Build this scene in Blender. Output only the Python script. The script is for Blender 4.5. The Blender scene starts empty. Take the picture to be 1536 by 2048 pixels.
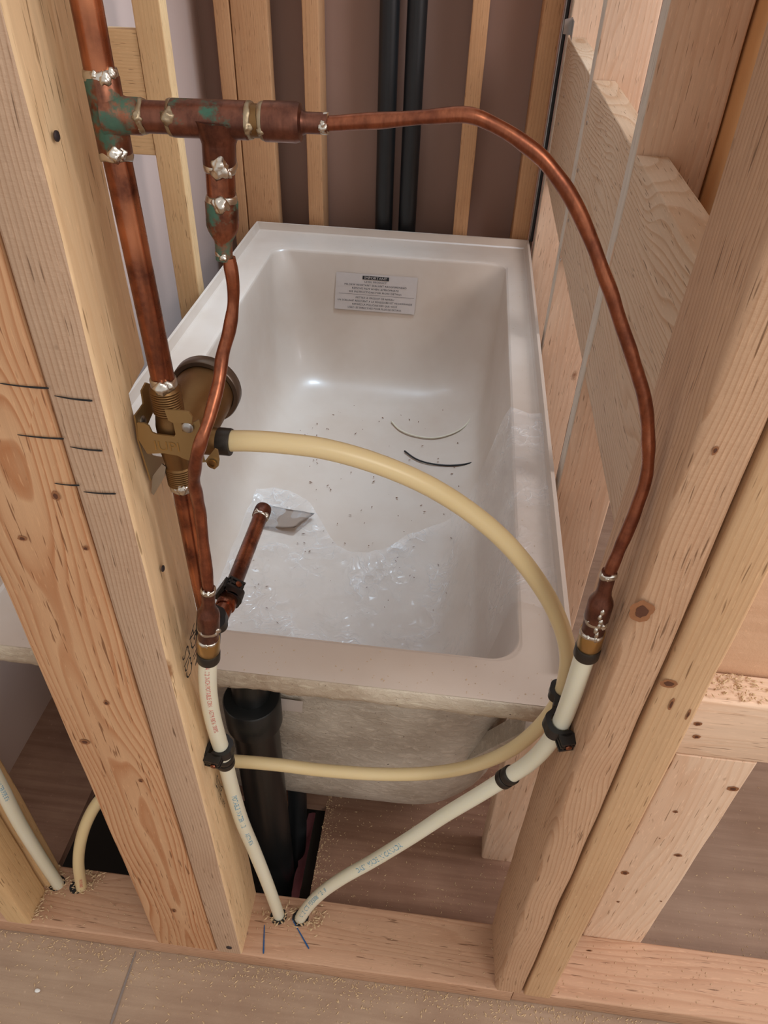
import bpy, bmesh, math, random
from mathutils import Vector, Matrix, noise
random.seed(7)
S = bpy.context.scene
COL = S.collection

# ------------------------------------------------------------------ camera
F = 1461.9
YAW, PITCH, ROLL = -0.0902, 0.6947, -0.0383
CAM = Vector((0.2186, -0.3849, 1.2277))
_f = Vector((math.sin(YAW)*math.cos(PITCH), math.cos(YAW)*math.cos(PITCH), -math.sin(PITCH)))
_r = Vector((math.cos(YAW), -math.sin(YAW), 0))
_d = _f.cross(_r)
RIGHT = math.cos(ROLL)*_r + math.sin(ROLL)*_d
DOWN = -math.sin(ROLL)*_r + math.cos(ROLL)*_d
cd = bpy.data.cameras.new('camera')
cam = bpy.data.objects.new('camera', cd); COL.objects.link(cam)
cd.sensor_fit = 'VERTICAL'; cd.sensor_height = 32.0; cd.lens = F/2048*32.0
cd.clip_start = 0.01; cd.clip_end = 60
M = Matrix((RIGHT, -DOWN, -_f)).transposed().to_4x4(); M.translation = CAM
cam.matrix_world = M
S.camera = cam
S.view_settings.view_transform = 'Standard'
S.view_settings.look = 'None'
S.view_settings.exposure = 0.58
S.view_settings.gamma = 1.0
S.view_settings.use_curve_mapping = False

# ------------------------------------------------------------------ world, daylight and added fill lamps
w = bpy.data.worlds.new('world'); S.world = w; w.use_nodes = True
bg = w.node_tree.nodes['Background']
bg.inputs[0].default_value = (1.0, 0.935, 0.88, 1); bg.inputs[1].default_value = 0.50

def area(name, loc, target, sx, sy, power, color, spread=180):
    l = bpy.data.lights.new(name, 'AREA'); l.shape = 'RECTANGLE'; l.size = sx; l.size_y = sy
    l.energy = power; l.color = color; l.spread = math.radians(spread)
    o = bpy.data.objects.new(name, l); COL.objects.link(o)
    o.location = loc
    o.rotation_euler = (Vector(target)-Vector(loc)).to_track_quat('-Z', 'Y').to_euler()
    return o
area('window_light_right', (1.75, 0.15, 1.75), (0.0, 1.05, 0.6), 0.9, 0.9, 21, (0.98, 0.97, 1.0))
area('front_fill_lamp', (1.3, -1.5, 2.1), (0.2, 0.3, 0.6), 0.8, 0.8, 9, (1.0, 0.93, 0.84))  # added fill for the front faces, no window known there
area('blue_fill_over_tub', (0.38, 1.45, 2.30), (-0.33, 1.08, 0.45), 0.35, 0.4, 3.0, (0.62, 0.81, 1.0), 55)  # added bluish lamp, aimed to make a light patch on the left basin
area('blue_fill_left', (-0.50, 1.0, 2.3), (0.38, 0.8, 0.45), 0.3, 0.5, 0.9, (0.64, 0.82, 1.0), 55)  # added bluish lamp to brighten the right basin wall and rim

# ------------------------------------------------------------------ helpers
def W(px, py, ax, val):
    """point where the sight line of a measured image point meets the plane ax = val"""
    d = RIGHT*((px-768)/F) + DOWN*((py-1024)/F) + _f
    i = 'xyz'.index(ax)
    t = (val-CAM[i])/d[i]
    return CAM + d*t
def depth(P): return (Vector(P)-CAM).dot(_f)
def rad(wpx, P): return wpx*0.5*depth(P)/F

def link(name, bm, mat, parent=None, smooth=True, auto=None):
    me = bpy.data.meshes.new(name)
    bm.normal_update(); bm.to_mesh(me); bm.free()
    o = bpy.data.objects.new(name, me); COL.objects.link(o)
    if mat: me.materials.append(mat)
    if smooth:
        for p in me.polygons: p.use_smooth = True
        if auto is not None:
            me.set_sharp_from_angle(angle=math.radians(auto))
    if parent: o.parent = parent
    return o
def tag(o, label=None, cat=None, group=None, kind=None):
    if label: o['label'] = label
    if cat: o['category'] = cat
    if group: o['group'] = group
    if kind: o['kind'] = kind
    return o
def thing(name, label, cat, loc=(0,0,0), group=None):
    o = bpy.data.objects.new(name, None); COL.objects.link(o)
    o.location = loc; o.empty_display_size = 0.02
    tag(o, label, cat, group)
    o['_loc'] = 0
    del o['_loc']
    return o
def keep(o, parent):
    """parent o without moving it (its vertices are in world space)"""
    o.parent = parent
    o.matrix_parent_inverse = Matrix.Translation(parent.location).inverted()
    return o

def catmull(P, per=10):
    P = [Vector(p) for p in P]; out = []
    n = len(P)
    for i in range(n-1):
        p0 = P[i-1] if i else P[0]*2-P[1]
        p1, p2 = P[i], P[i+1]
        p3 = P[i+2] if i+2 < n else P[-1]*2-P[-2]
        for k in range(per):
            t = k/per
            out.append(0.5*((2*p1)+(-p0+p2)*t+(2*p0-5*p1+4*p2-p3)*t*t+(-p0+3*p1-3*p2+p3)*t**3))
    out.append(P[-1]); return out
def frames(pts):
    n = len(pts); T = []
    for i in range(n):
        a = pts[max(i-1,0)]; b = pts[min(i+1,n-1)]
        T.append((b-a).normalized())
    u = T[0].orthogonal().normalized(); U = [u]
    for i in range(1, n):
        u = U[-1]-T[i]*U[-1].dot(T[i]); U.append(u.normalized())
    return T, U, [T[i].cross(U[i]) for i in range(n)]
def sweep(bm, pts, r, n=24, caps=True, bump=0.0, hollow=None):
    T, U, V = frames(pts)
    rings = []
    for i, p in enumerate(pts):
        rr = r[i] if isinstance(r, (list, tuple)) else r
        ring = []
        for k in range(n):
            a = 2*math.pi*k/n
            d = U[i]*math.cos(a)+V[i]*math.sin(a)
            q = rr
            if bump: q += bump*noise.noise((p+d*rr)*60)
            ring.append(bm.verts.new(p+d*q))
        rings.append(ring)
    for a, b in zip(rings, rings[1:]):
        for k in range(n):
            bm.faces.new((a[k], a[(k+1)%n], b[(k+1)%n], b[k]))
    if caps:
        bm.faces.new(list(reversed(rings[0]))); bm.faces.new(rings[-1])
    return rings
def rev(bm, prof, origin, direction, n=32, caps=True, sq=0.0, wob=0.0):
    """surface of revolution: prof = [(s, r)]"""
    o = Vector(origin); t = Vector(direction).normalized()
    u = t.orthogonal().normalized(); v = t.cross(u)
    rings = []
    for s, r in prof:
        ring = []
        for k in range(n):
            a = 2*math.pi*k/n
            d = u*math.cos(a)+v*math.sin(a)
            q = r
            if wob: q += wob*noise.noise((o+t*s+d*r)*130)
            ring.append(bm.verts.new(o+t*(s+(wob*1.5*noise.noise((o+d*r)*160) if wob else 0))+d*q))
        rings.append(ring)
    for a, b in zip(rings, rings[1:]):
        for k in range(n): bm.faces.new((a[k], a[(k+1)%n], b[(k+1)%n], b[k]))
    if caps:
        bm.faces.new(list(reversed(rings[0]))); bm.faces.new(rings[-1])
def obox(bm, c, ax, ay, az, sx, sy, sz):
    """box with centre c, axes and full sizes"""
    c = Vector(c); vs = []
    for i in (-.5,.5):
        for j in (-.5,.5):
            for k in (-.5,.5):
                vs.append(bm.verts.new(c+Vector(ax)*sx*i+Vector(ay)*sy*j+Vector(az)*sz*k))
    for f in ((0,1,3,2),(4,6,7,5),(0,4,5,1),(2,3,7,6),(0,2,6,4),(1,5,7,3)):
        bm.faces.new([vs[q] for q in f])
    return vs
X, Y, Z = Vector((1,0,0)), Vector((0,1,0)), Vector((0,0,1))
def box(bm, x0, x1, y0, y1, z0, z1):
    return obox(bm, ((x0+x1)/2,(y0+y1)/2,(z0+z1)/2), X, Y, Z, x1-x0, y1-y0, z1-z0)
def bevel_all(bm, off, seg=2):
    bmesh.ops.bevel(bm, geom=list(bm.edges), offset=off, segments=seg, affect='EDGES', profile=0.5)
def blob(bm, c, rx, ry, rz, seed=0, amt=0.25, sub=3):
    r = bmesh.ops.create_icosphere(bm, subdivisions=sub, radius=1.0)
    for v in r['verts']:
        k = 1+amt*noise.noise(v.co*1.7+Vector((seed*3.1, seed, 0)))
        v.co = Vector((v.co.x*rx*k, v.co.y*ry*k, v.co.z*rz*k))+Vector(c)
def prism(bm, poly, nrm, th):
    """polygon (world points) extruded by th along nrm; several rings allowed via triangulate"""
    nrm = Vector(nrm)
    a = [bm.verts.new(Vector(p)) for p in poly]; b = [bm.verts.new(Vector(p)+nrm*th) for p in poly]
    n = len(poly)
    bm.faces.new(a); bm.faces.new(list(reversed(b)))
    for i in range(n): bm.faces.new((a[(i+1)%n], a[i], b[i], b[(i+1)%n]))
    bmesh.ops.recalc_face_normals(bm, faces=bm.faces)

# ------------------------------------------------------------------ materials
class NT:
    def __init__(s, name):
        s.m = bpy.data.materials.new(name); s.m.use_nodes = True
        s.t = s.m.node_tree; s.b = s.t.nodes['Principled BSDF']
    def n(s, typ, **kw):
        nd = s.t.nodes.new(typ)
        for k, v in kw.items():
            if k.startswith('i_'):
                key = k[2:]; key = int(key) if key.isdigit() else key.replace('_', ' ')
                nd.inputs[key].default_value = v
            else: setattr(nd, k, v)
        return nd
    def l(s, a, b): s.t.links.new(a, b)
    def ramp(s, fac, stops, interp='LINEAR'):
        r = s.n('ShaderNodeValToRGB'); r.color_ramp.interpolation = interp
        e = r.color_ramp.elements
        while len(e) < len(stops): e.new(0.5)
        for q, (p, c) in zip(e, stops):
            q.position = p; q.color = (*c, 1) if len(c) == 3 else c
        s.l(fac, r.inputs[0]); return r.outputs[0]
    def mix(s, fac, a, b, mode='MIX'):
        m = s.n('ShaderNodeMix', data_type='RGBA', blend_type=mode)
        for sock, val in ((m.inputs[0], fac), (m.inputs[6], a), (m.inputs[7], b)):
            if hasattr(val, 'is_output'): s.l(val, sock)
            elif isinstance(val, (int, float)): sock.default_value = val
            else: sock.default_value = (*val, 1)
        return m.outputs[2]
    def math(s, op, a, b=None, c=None):
        m = s.n('ShaderNodeMath', operation=op)
        for i, v in enumerate((a, b, c)):
            if v is None: continue
            if hasattr(v, 'is_output'): s.l(v, m.inputs[i])
            else: m.inputs[i].default_value = v
        return m.outputs[0]
    def noise(s, vec, scale, detail=3, rough=0.5, dist=0.0):
        q = s.n('ShaderNodeTexNoise', i_Scale=scale, i_Detail=detail, i_Roughness=rough, i_Distortion=dist)
        s.l(vec, q.inputs['Vector']); return q
    def mapping(s, vec, scale=(1,1,1), loc=(0,0,0)):
        q = s.n('ShaderNodeMapping'); q.inputs['Scale'].default_value = scale; q.inputs['Location'].default_value = loc
        s.l(vec, q.inputs[0]); return q.outputs[0]
    def bump(s, h, strength, dist=0.001, prev=None):
        b = s.n('ShaderNodeBump', i_Strength=strength, i_Distance=dist); s.l(h, b.inputs['Height'])
        if prev: s.l(prev, b.inputs['Normal'])
        return b.outputs[0]

def srgb(r, g, b):
    f = lambda c: (c/255/12.92) if c/255 <= .04045 else ((c/255+.055)/1.055)**2.4
    return (f(r), f(g), f(b))

def wood(name, light, dark, off=(0.03, 0.06), spacing=0.005, contrast=0.6, warp=0.02, knots=0.5, rough=0.6, seed=0.0, stretch=0.10, bump=0.35, saw=0.0, stain=0.12):
    k = NT(name)
    tc = k.n('ShaderNodeTexCoord').outputs['Object']
    oi = k.n('ShaderNodeObjectInfo')
    # a shift of the pattern along the board, different for every board
    cx = k.n('ShaderNodeCombineXYZ')
    k.l(k.math('MULTIPLY', oi.outputs['Random'], 9.0), cx.inputs[2])
    add = k.n('ShaderNodeVectorMath', operation='ADD'); k.l(tc, add.inputs[0]); k.l(cx.outputs[0], add.inputs[1])
    P = k.mapping(add.outputs[0], (1,1,1), (off[0], off[1], seed))
    st = k.mapping(P, (1, 1, stretch))
    # knots
    vor = k.n('ShaderNodeTexVoronoi', i_Scale=1.0, i_Randomness=1.0); k.l(k.mapping(P, (9, 9, 4.5)), vor.inputs['Vector'])
    vd = vor.outputs['Distance']
    sel = k.math('GREATER_THAN', k.n('ShaderNodeSeparateColor').outputs[0], 0) if False else None
    sc = k.n('ShaderNodeSeparateColor'); k.l(vor.outputs['Color'], sc.inputs[0])
    on = k.math('LESS_THAN', sc.outputs[0], knots)
    prox = k.math('MULTIPLY', k.math('POWER', k.math('SUBTRACT', 1.0, k.math('MINIMUM', k.math('MULTIPLY', vd, 2.2), 1.0)), 2.0), on)
    # distortion
    n1 = k.noise(k.mapping(st, (9, 9, 9)), 1.0, 2, 0.5)
    n2 = k.noise(k.mapping(st, (22, 22, 22)), 1.0, 1, 0.5)
    sep = k.n('ShaderNodeSeparateXYZ'); k.l(P, sep.inputs[0])
    x2 = k.math('ADD', sep.outputs[0], k.math('MULTIPLY', k.math('SUBTRACT', n1.outputs[0], 0.5), warp*2.2))
    y2 = k.math('ADD', sep.outputs[1], k.math('MULTIPLY', k.math('SUBTRACT', n2.outputs[0], 0.5), warp*0.35))
    rr = k.math('SQRT', k.math('ADD', k.math('MULTIPLY', x2, x2), k.math('MULTIPLY', y2, y2)))
    rr = k.math('ADD', rr, k.math('MULTIPLY', prox, 0.012))
    rr = k.math('ADD', rr, k.math('MULTIPLY', sep.outputs[2], 0.006))
    fr = k.math('FRACT', k.math('MULTIPLY', rr, 1.0/spacing))
    ring = k.ramp(fr, [(0.0, (0,0,0)), (0.55, (0.25,0.25,0.25)), (0.86, (1,1,1)), (0.94, (0.75,0.75,0.75)), (1.0, (0,0,0))])
    # patchy strength of the rings
    pat = k.noise(k.mapping(P, (12, 12, 2.5)), 1.0, 2, 0.5).outputs[0]
    ringf = k.math('MULTIPLY', ring, k.math('MULTIPLY', k.math('ADD', pat, 0.25), contrast))
    fib = k.noise(k.mapping(P, (900, 900, 14)), 1.0, 3, 0.6).outputs[0]
    fib2 = k.noise(k.mapping(P, (220, 220, 5)), 1.0, 3, 0.6).outputs[0]
    blot = k.noise(k.mapping(P, (14, 14, 6)), 1.0, 4, 0.6).outputs[0]
    col = k.mix(ringf, light, dark)
    col = k.mix(k.math('MULTIPLY', k.math('SUBTRACT', fib2, 0.33), 0.95), col, tuple(c*0.72 for c in light))
    col = k.mix(k.math('MULTIPLY', k.ramp(blot, [(0.45,(0,0,0)),(0.75,(1,1,1))]), stain*2), col, tuple(c*q for c, q in zip(dark, (0.9, 0.8, 0.75))))
    spots = k.noise(k.mapping(P, (160, 160, 60)), 1.0, 1, 0.5).outputs[0]
    col = k.mix(k.math('MULTIPLY', k.ramp(spots, [(0.74,(0,0,0)),(0.80,(1,1,1))]), 0.35), col, tuple(c*0.45 for c in dark))
    chk = k.noise(k.mapping(P, (420, 420, 26)), 1.0, 1, 0.5).outputs[0]
    col = k.mix(k.math('MULTIPLY', k.ramp(chk, [(0.67,(0,0,0)),(0.73,(1,1,1))]), 0.75), col, tuple(c*0.40 for c in dark))
    lgt = k.noise(k.mapping(P, (500, 500, 60)), 1.0, 2, 0.5).outputs[0]
    col = k.mix(k.math('MULTIPLY', k.ramp(lgt, [(0.62,(0,0,0)),(0.70,(1,1,1))]), 0.35), col, tuple(min(1, c*1.25) for c in light))
    kn = k.noise(k.mapping(P, (260, 260, 160)), 1.0, 3, 0.6).outputs[0]
    kd = k.math('ADD', vd, k.math('MULTIPLY', k.math('SUBTRACT', kn, 0.5), 0.05))
    kmask = k.math('MULTIPLY', k.ramp(kd, [(0.05,(1,1,1)),(0.075,(0.8,0.8,0.8)),(0.10,(0,0,0))]), on)
    col = k.mix(kmask, col, tuple(c*q for c, q in zip(dark, (0.42, 0.30, 0.25))))
    k.l(col, k.b.inputs['Base Color'])
    k.b.inputs['Roughness'].default_value = rough
    k.b.inputs['Specular IOR Level'].default_value = 0.3
    nb = k.bump(fib, bump, 0.0006)
    nb = k.bump(ring, bump*0.6, 0.0006, nb)
    if saw:
        sw = k.noise(k.mapping(P, (90, 90, 260)), 1.0, 4, 0.7).outputs[0]
        nb = k.bump(sw, saw, 0.0015, nb)
    k.l(nb, k.b.inputs['Normal'])
    return k.m

def simple(name, c, rough=0.5, metal=0.0, spec=0.5, nscale=0, namt=0.15, bump=0.0, coat=0.0, sss=0.0):
    k = NT(name)
    k.b.inputs['Roughness'].default_value = rough
    k.b.inputs['Metallic'].default_value = metal
    k.b.inputs['Specular IOR Level'].default_value = spec
    k.b.inputs['Coat Weight'].default_value = coat
    tc = k.n('ShaderNodeTexCoord').outputs['Object']
    q = k.noise(tc, nscale or 40, 4, 0.6).outputs[0]
    k.l(k.mix(k.math('MULTIPLY', q, namt*2), c, tuple(v*0.55 for v in c)), k.b.inputs['Base Color'])
    if bump: k.l(k.bump(q, bump, 0.001), k.b.inputs['Normal'])
    if sss:
        k.b.inputs['Subsurface Weight'].default_value = sss
        k.b.inputs['Subsurface Radius'].default_value = (0.006, 0.005, 0.003)
    return k.m

def copper(name, base, dark, patina=0.0, rough=0.3, bright=None):
    k = NT(name)
    tc = k.n('ShaderNodeTexCoord').outputs['Object']
    a = k.noise(tc, 55, 4, 0.65).outputs[0]
    b = k.noise(k.mapping(tc, (300, 300, 40)), 1.0, 3, 0.6).outputs[0]
    c = k.noise(tc, 18, 2, 0.5).outputs[0]
    col = k.mix(k.ramp(a, [(0.38,(0,0,0)),(0.66,(1,1,1))]), base, dark)
    col = k.mix(k.math('MULTIPLY', k.ramp(b, [(0.45,(0,0,0)),(0.75,(1,1,1))]), 0.5), col, tuple(v*0.5 for v in dark))
    if bright: col = k.mix(k.ramp(c, [(0.55,(0,0,0)),(0.68,(1,1,1))]), col, bright)
    k.b.inputs['Metallic'].default_value = 0.9
    if patina:
        pn = k.noise(tc, 75, 5, 0.75).outputs[0]
        pl = k.noise(tc, 48, 2, 0.5, 0.3).outputs[0]
        pm = k.ramp(k.math('ADD', k.math('MULTIPLY', pn, 0.5), k.math('MULTIPLY', pl, 0.5)), [(0.55-patina*0.1,(0,0,0)),(0.62-patina*0.1,(0.85,)*3)])
        col = k.mix(pm, col, k.mix(pn, srgb(42,62,56), srgb(52,118,98)))
        k.l(k.math('SUBTRACT', 0.9, k.math('MULTIPLY', pm, 0.85)), k.b.inputs['Metallic'])
        k.l(k.math('ADD', rough, k.math('MULTIPLY', pm, 0.5)), k.b.inputs['Roughness'])
    else:
        k.l(k.ramp(a, [(0.3,(rough*0.8,)*3),(0.7,(rough*1.4,)*3)]), k.b.inputs['Roughness'])
    k.l(col, k.b.inputs['Base Color'])
    k.l(k.bump(b, 0.08, 0.0004), k.b.inputs['Normal'])
    return k.m

M_studL = wood('rough_spruce', srgb(194,165,140), srgb(152,114,84), off=(0.05,0.012), spacing=0.0034, contrast=0.75, warp=0.012, knots=0.12, saw=0.35, stretch=0.35)
M_studLside = wood('planed_side_lit', srgb(226,196,156), srgb(200,158,112), off=(0.09,0.05), spacing=0.008, contrast=0.35, warp=0.02, knots=0.2, stretch=0.3, bump=0.15)  # planed, fainter grain; paler tone puts the side light into the colour
M_flat = wood('flat_sawn_fir', srgb(205,163,125), srgb(166,104,62), off=(-0.045,0.020), spacing=0.0044, contrast=1.05, warp=0.05, knots=0.30, stretch=0.16, seed=1.3)
M_studR = wood('right_stud_pine', srgb(200,164,134), srgb(160,114,78), off=(0.06,0.03), spacing=0.0036, contrast=0.7, warp=0.02, knots=0.22, saw=0.3, stretch=0.4)
M_studR2 = wood('pale_pine', srgb(208,172,134), srgb(174,126,84), off=(0.05,0.05), spacing=0.004, contrast=0.5, warp=0.015, knots=0.15, saw=0.15)
M_plate = wood('plate_spruce', srgb(196,158,130), srgb(158,112,82), off=(0.02,0.045), spacing=0.006, contrast=0.55, warp=0.06, knots=0.25, stretch=0.1)
M_block = wood('grained_backer', srgb(212,186,158), srgb(186,146,110), off=(-0.15,0.016), spacing=0.0080, contrast=1.0, warp=0.05, knots=0.3, stretch=0.22, bump=0.2)
M_pale = wood('white_pine', srgb(230,203,178), srgb(204,160,124), off=(0.04,-0.045), spacing=0.009, contrast=0.5, warp=0.09, knots=0.45, stretch=0.12, bump=0.2)
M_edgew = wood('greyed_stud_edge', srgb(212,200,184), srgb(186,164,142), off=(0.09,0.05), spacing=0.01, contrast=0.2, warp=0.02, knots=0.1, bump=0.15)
M_back = wood('brown_stud_pine', srgb(203,158,116), srgb(170,118,78), off=(0.05,0.05), spacing=0.006, contrast=0.4, warp=0.03, knots=0.35)  # brown pine of the far studs and far plate
M_yellow = wood('yellow_pine', srgb(216,182,136), srgb(188,142,94), off=(0.05,0.06), spacing=0.006, contrast=0.35, warp=0.03, knots=0.2)

def plywood(name, c1, c2, dirt):
    k = NT(name)
    tc = k.n('ShaderNodeTexCoord').outputs['Object']
    g = k.noise(k.mapping(tc, (3, 60, 60)), 1.0, 4, 0.6, 0.4).outputs[0]
    a = k.noise(tc, 5, 4, 0.6).outputs[0]
    d = k.noise(tc, 130, 4, 0.7).outputs[0]
    col = k.mix(k.ramp(g, [(0.35,(0,0,0)),(0.7,(1,1,1))]), c1, c2)
    col = k.mix(k.math('MULTIPLY', k.ramp(a, [(0.4,(0,0,0)),(0.7,(1,1,1))]), 0.6), col, dirt)
    col = k.mix(k.math('MULTIPLY', k.ramp(d, [(0.62,(0,0,0)),(0.7,(1,1,1))]), 0.35), col, tuple(v*1.5 for v in c1))
    k.l(col, k.b.inputs['Base Color']); k.b.inputs['Roughness'].default_value = 0.85
    k.l(k.bump(d, 0.35, 0.0015), k.b.inputs['Normal'])
    return k.m
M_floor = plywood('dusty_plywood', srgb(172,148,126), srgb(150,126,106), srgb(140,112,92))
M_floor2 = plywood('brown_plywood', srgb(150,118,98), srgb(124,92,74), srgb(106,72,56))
M_panel = plywood('pink_plywood', srgb(214,178,146), srgb(202,164,132), srgb(196,154,124))
M_paper = simple('drywall_back_paper', srgb(156,128,116), 0.9, nscale=3, namt=0.10)
M_palewall = simple('pale_drywall', srgb(194,172,162), 0.9, nscale=3, namt=0.06)
M_osb = simple('osb_sheathing', srgb(232,176,118), 0.8, nscale=30, namt=0.25)

M_cu = copper('copper_pipe', (0.33,0.115,0.06), (0.12,0.042,0.028), 0.0, 0.24, (0.52,0.20,0.10))
M_cu_pat = copper('patinated_copper', (0.34,0.13,0.075), (0.12,0.05,0.035), 0.62, 0.36)
M_cu_dark = copper('dull_brown_copper', (0.22,0.09,0.06), (0.11,0.046,0.034), 0.0, 0.36)
M_cu_darkp = copper('dull_copper_with_verdigris', (0.22,0.09,0.06), (0.10,0.042,0.032), 0.02, 0.36)
M_cu_tube = copper('soft_copper_tube', (0.36,0.125,0.065), (0.19,0.062,0.036), 0.0, 0.30)
M_solder = simple('solder', (0.66,0.62,0.56), 0.28, 1.0, nscale=120, namt=0.25, bump=0.3)
M_solder_flux = simple('flux_stained_solder', (0.42,0.33,0.22), 0.4, 0.85, nscale=140, namt=0.4, bump=0.4)
M_brass = simple('cast_brass', (0.24,0.135,0.055), 0.45, 0.9, nscale=90, namt=0.25, bump=0.25)
M_brass2 = simple('machined_brass', (0.55,0.36,0.14), 0.28, 0.95, nscale=60, namt=0.2)
M_bracket = simple('yellow_zinc_bracket', (0.36,0.235,0.10), 0.45, 0.75, nscale=60, namt=0.12)
M_crimp = simple('black_oxide_crimp', (0.055,0.048,0.042), 0.42, 0.7, nscale=60, namt=0.25)
M_collar = simple('dull_nickel_collar', (0.16,0.125,0.10), 0.35, 0.8, nscale=50, namt=0.2)
M_black = simple('black_plastic', (0.011,0.011,0.012), 0.42, nscale=40, namt=0.1)
M_abs = simple('abs_pipe', (0.010,0.012,0.013), 0.35, nscale=40, namt=0.2)
M_abs2 = simple('abs_pipe_dusty', (0.011,0.013,0.015), 0.42, nscale=20, namt=0.3)
M_steel = simple('galvanised_steel', (0.45,0.44,0.43), 0.35, 0.95, nscale=90, namt=0.3)
M_dark = simple('dark_nail', (0.06,0.05,0.055), 0.5, 0.6)
M_ink = simple('black_ink', (0.012,0.012,0.013), 0.7)
M_blue_ink = simple('blue_marker', srgb(30,84,140), 0.7, nscale=200, namt=0.3)
M_blue_print = simple('blue_print', srgb(84,156,190), 0.6, nscale=200, namt=0.1)
M_red_print = simple('red_print', srgb(205,110,105), 0.6, nscale=200, namt=0.1)
M_sticker = simple('sticker_paper', srgb(198,188,182), 0.45)
M_dust = simple('sawdust', srgb(216,188,150), 0.9, nscale=300, namt=0.3)
M_dustd = simple('dark_chips', srgb(120,80,55), 0.9, nscale=300, namt=0.3)

def pexmat(name, c, sss=0.35):
    k = NT(name)
    tc = k.n('ShaderNodeTexCoord').outputs['Object']
    a = k.noise(tc, 9, 2, 0.5).outputs[0]
    k.l(k.mix(a, c, tuple(v*q for v, q in zip(c, (0.93,0.90,0.82)))), k.b.inputs['Base Color'])
    k.b.inputs['Roughness'].default_value = 0.32
    k.b.inputs['Subsurface Weight'].default_value = sss
    k.b.inputs['Subsurface Radius'].default_value = (0.008, 0.007, 0.004)
    k.b.inputs['Subsurface Scale'].default_value = 1.0
    return k.m
M_pexB = pexmat('beige_pex', srgb(226,208,166))
M_pexW = pexmat('white_pex', srgb(228,228,212))

def tubmat():
    k = NT('white_acrylic')
    tc = k.n('ShaderNodeTexCoord').outputs['Object']
    a = k.noise(tc, 4, 4, 0.6).outputs[0]
    d = k.noise(tc, 90, 5, 0.75).outputs[0]
    col = k.mix(k.ramp(a, [(0.4,(0,0,0)),(0.75,(1,1,1))]), srgb(200,186,173), srgb(188,170,154))
    col = k.mix(k.math('MULTIPLY', k.ramp(d, [(0.68,(0,0,0)),(0.76,(1,1,1))]), 0.5), col, srgb(150,110,84))
    k.l(col, k.b.inputs['Base Color'])
    k.b.inputs['Roughness'].default_value = 0.34
    k.b.inputs['Coat Weight'].default_value = 0.12
    k.b.inputs['Coat Roughness'].default_value = 0.08
    return k.m
M_tub = tubmat()
def glassfibre(name, c1, c2):
    k = NT(name)
    tc = k.n('ShaderNodeTexCoord').outputs['Object']
    a = k.noise(k.mapping(tc, (1, 1, 1.6)), 70, 5, 0.65, 0.5).outputs[0]
    b = k.noise(tc, 9, 3, 0.6).outputs[0]
    d = k.noise(tc, 240, 2, 0.6).outputs[0]
    col = k.mix(k.ramp(b, [(0.35,(0,0,0)),(0.65,(1,1,1))]), c1, c2)
    col = k.mix(k.math('MULTIPLY', k.ramp(a, [(0.5,(0,0,0)),(0.72,(1,1,1))]), 0.45), col, tuple(min(0.85, v*1.5) for v in c1))
    col = k.mix(k.ramp(d, [(0.72,(0,0,0)),(0.75,(1,1,1))]), col, (0.06,0.045,0.035))
    k.l(col, k.b.inputs['Base Color']); k.b.inputs['Roughness'].default_value = 0.6
    k.l(k.bump(a, 0.8, 0.004), k.b.inputs['Normal'])
    return k.m
M_shell = glassfibre('rough_fibreglass', srgb(196,188,176), srgb(164,152,138))
M_edge = glassfibre('raw_fibreglass_edge', srgb(206,194,176), srgb(176,158,138))
def filmmat():
    k = NT('clear_film')
    k.b.inputs['Base Color'].default_value = (0.95,0.95,0.95,1)
    k.b.inputs['Roughness'].default_value = 0.18
    k.b.inputs['Specular IOR Level'].default_value = 0.9
    tc = k.n('ShaderNodeTexCoord').outputs['Object']
    nz = k.n('ShaderNodeTexNoise', i_Scale=7.0, i_Detail=3.0); k.l(tc, nz.inputs['Vector'])
    va = k.n('ShaderNodeVectorMath', operation='MULTIPLY_ADD'); k.l(nz.outputs['Color'], va.inputs[0]); va.inputs[1].default_value = (0.35,0.35,0.35); k.l(tc, va.inputs[2])
    def crease(sc, stretch):
        v = k.n('ShaderNodeTexVoronoi', feature='DISTANCE_TO_EDGE', i_Scale=sc); k.l(k.mapping(va.outputs[0], stretch), v.inputs['Vector'])
        return v.outputs['Distance']
    c1 = k.ramp(crease(9, (1,2.2,1)), [(0.0,(1,1,1)),(0.02,(0.4,)*3),(0.07,(0,0,0))])
    c2 = k.ramp(crease(22, (1,1.8,1)), [(0.0,(1,1,1)),(0.03,(0.2,)*3),(0.08,(0,0,0))])
    gate = k.ramp(k.noise(tc, 9, 3, 0.6).outputs[0], [(0.42,(0,0,0)),(0.62,(1,1,1))])
    cr = k.math('MULTIPLY', k.math('ADD', k.math('MULTIPLY', c1, 0.30), k.math('MULTIPLY', c2, 0.18)), gate)
    k.l(k.math('ADD', cr, k.math('ADD', 0.10, k.math('MULTIPLY', gate, 0.10))), k.b.inputs['Alpha'])
    k.l(k.bump(k.math('ADD', c1, c2), 0.5, 0.004), k.b.inputs['Normal'])
    return k.m
M_film = filmmat()

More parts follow.
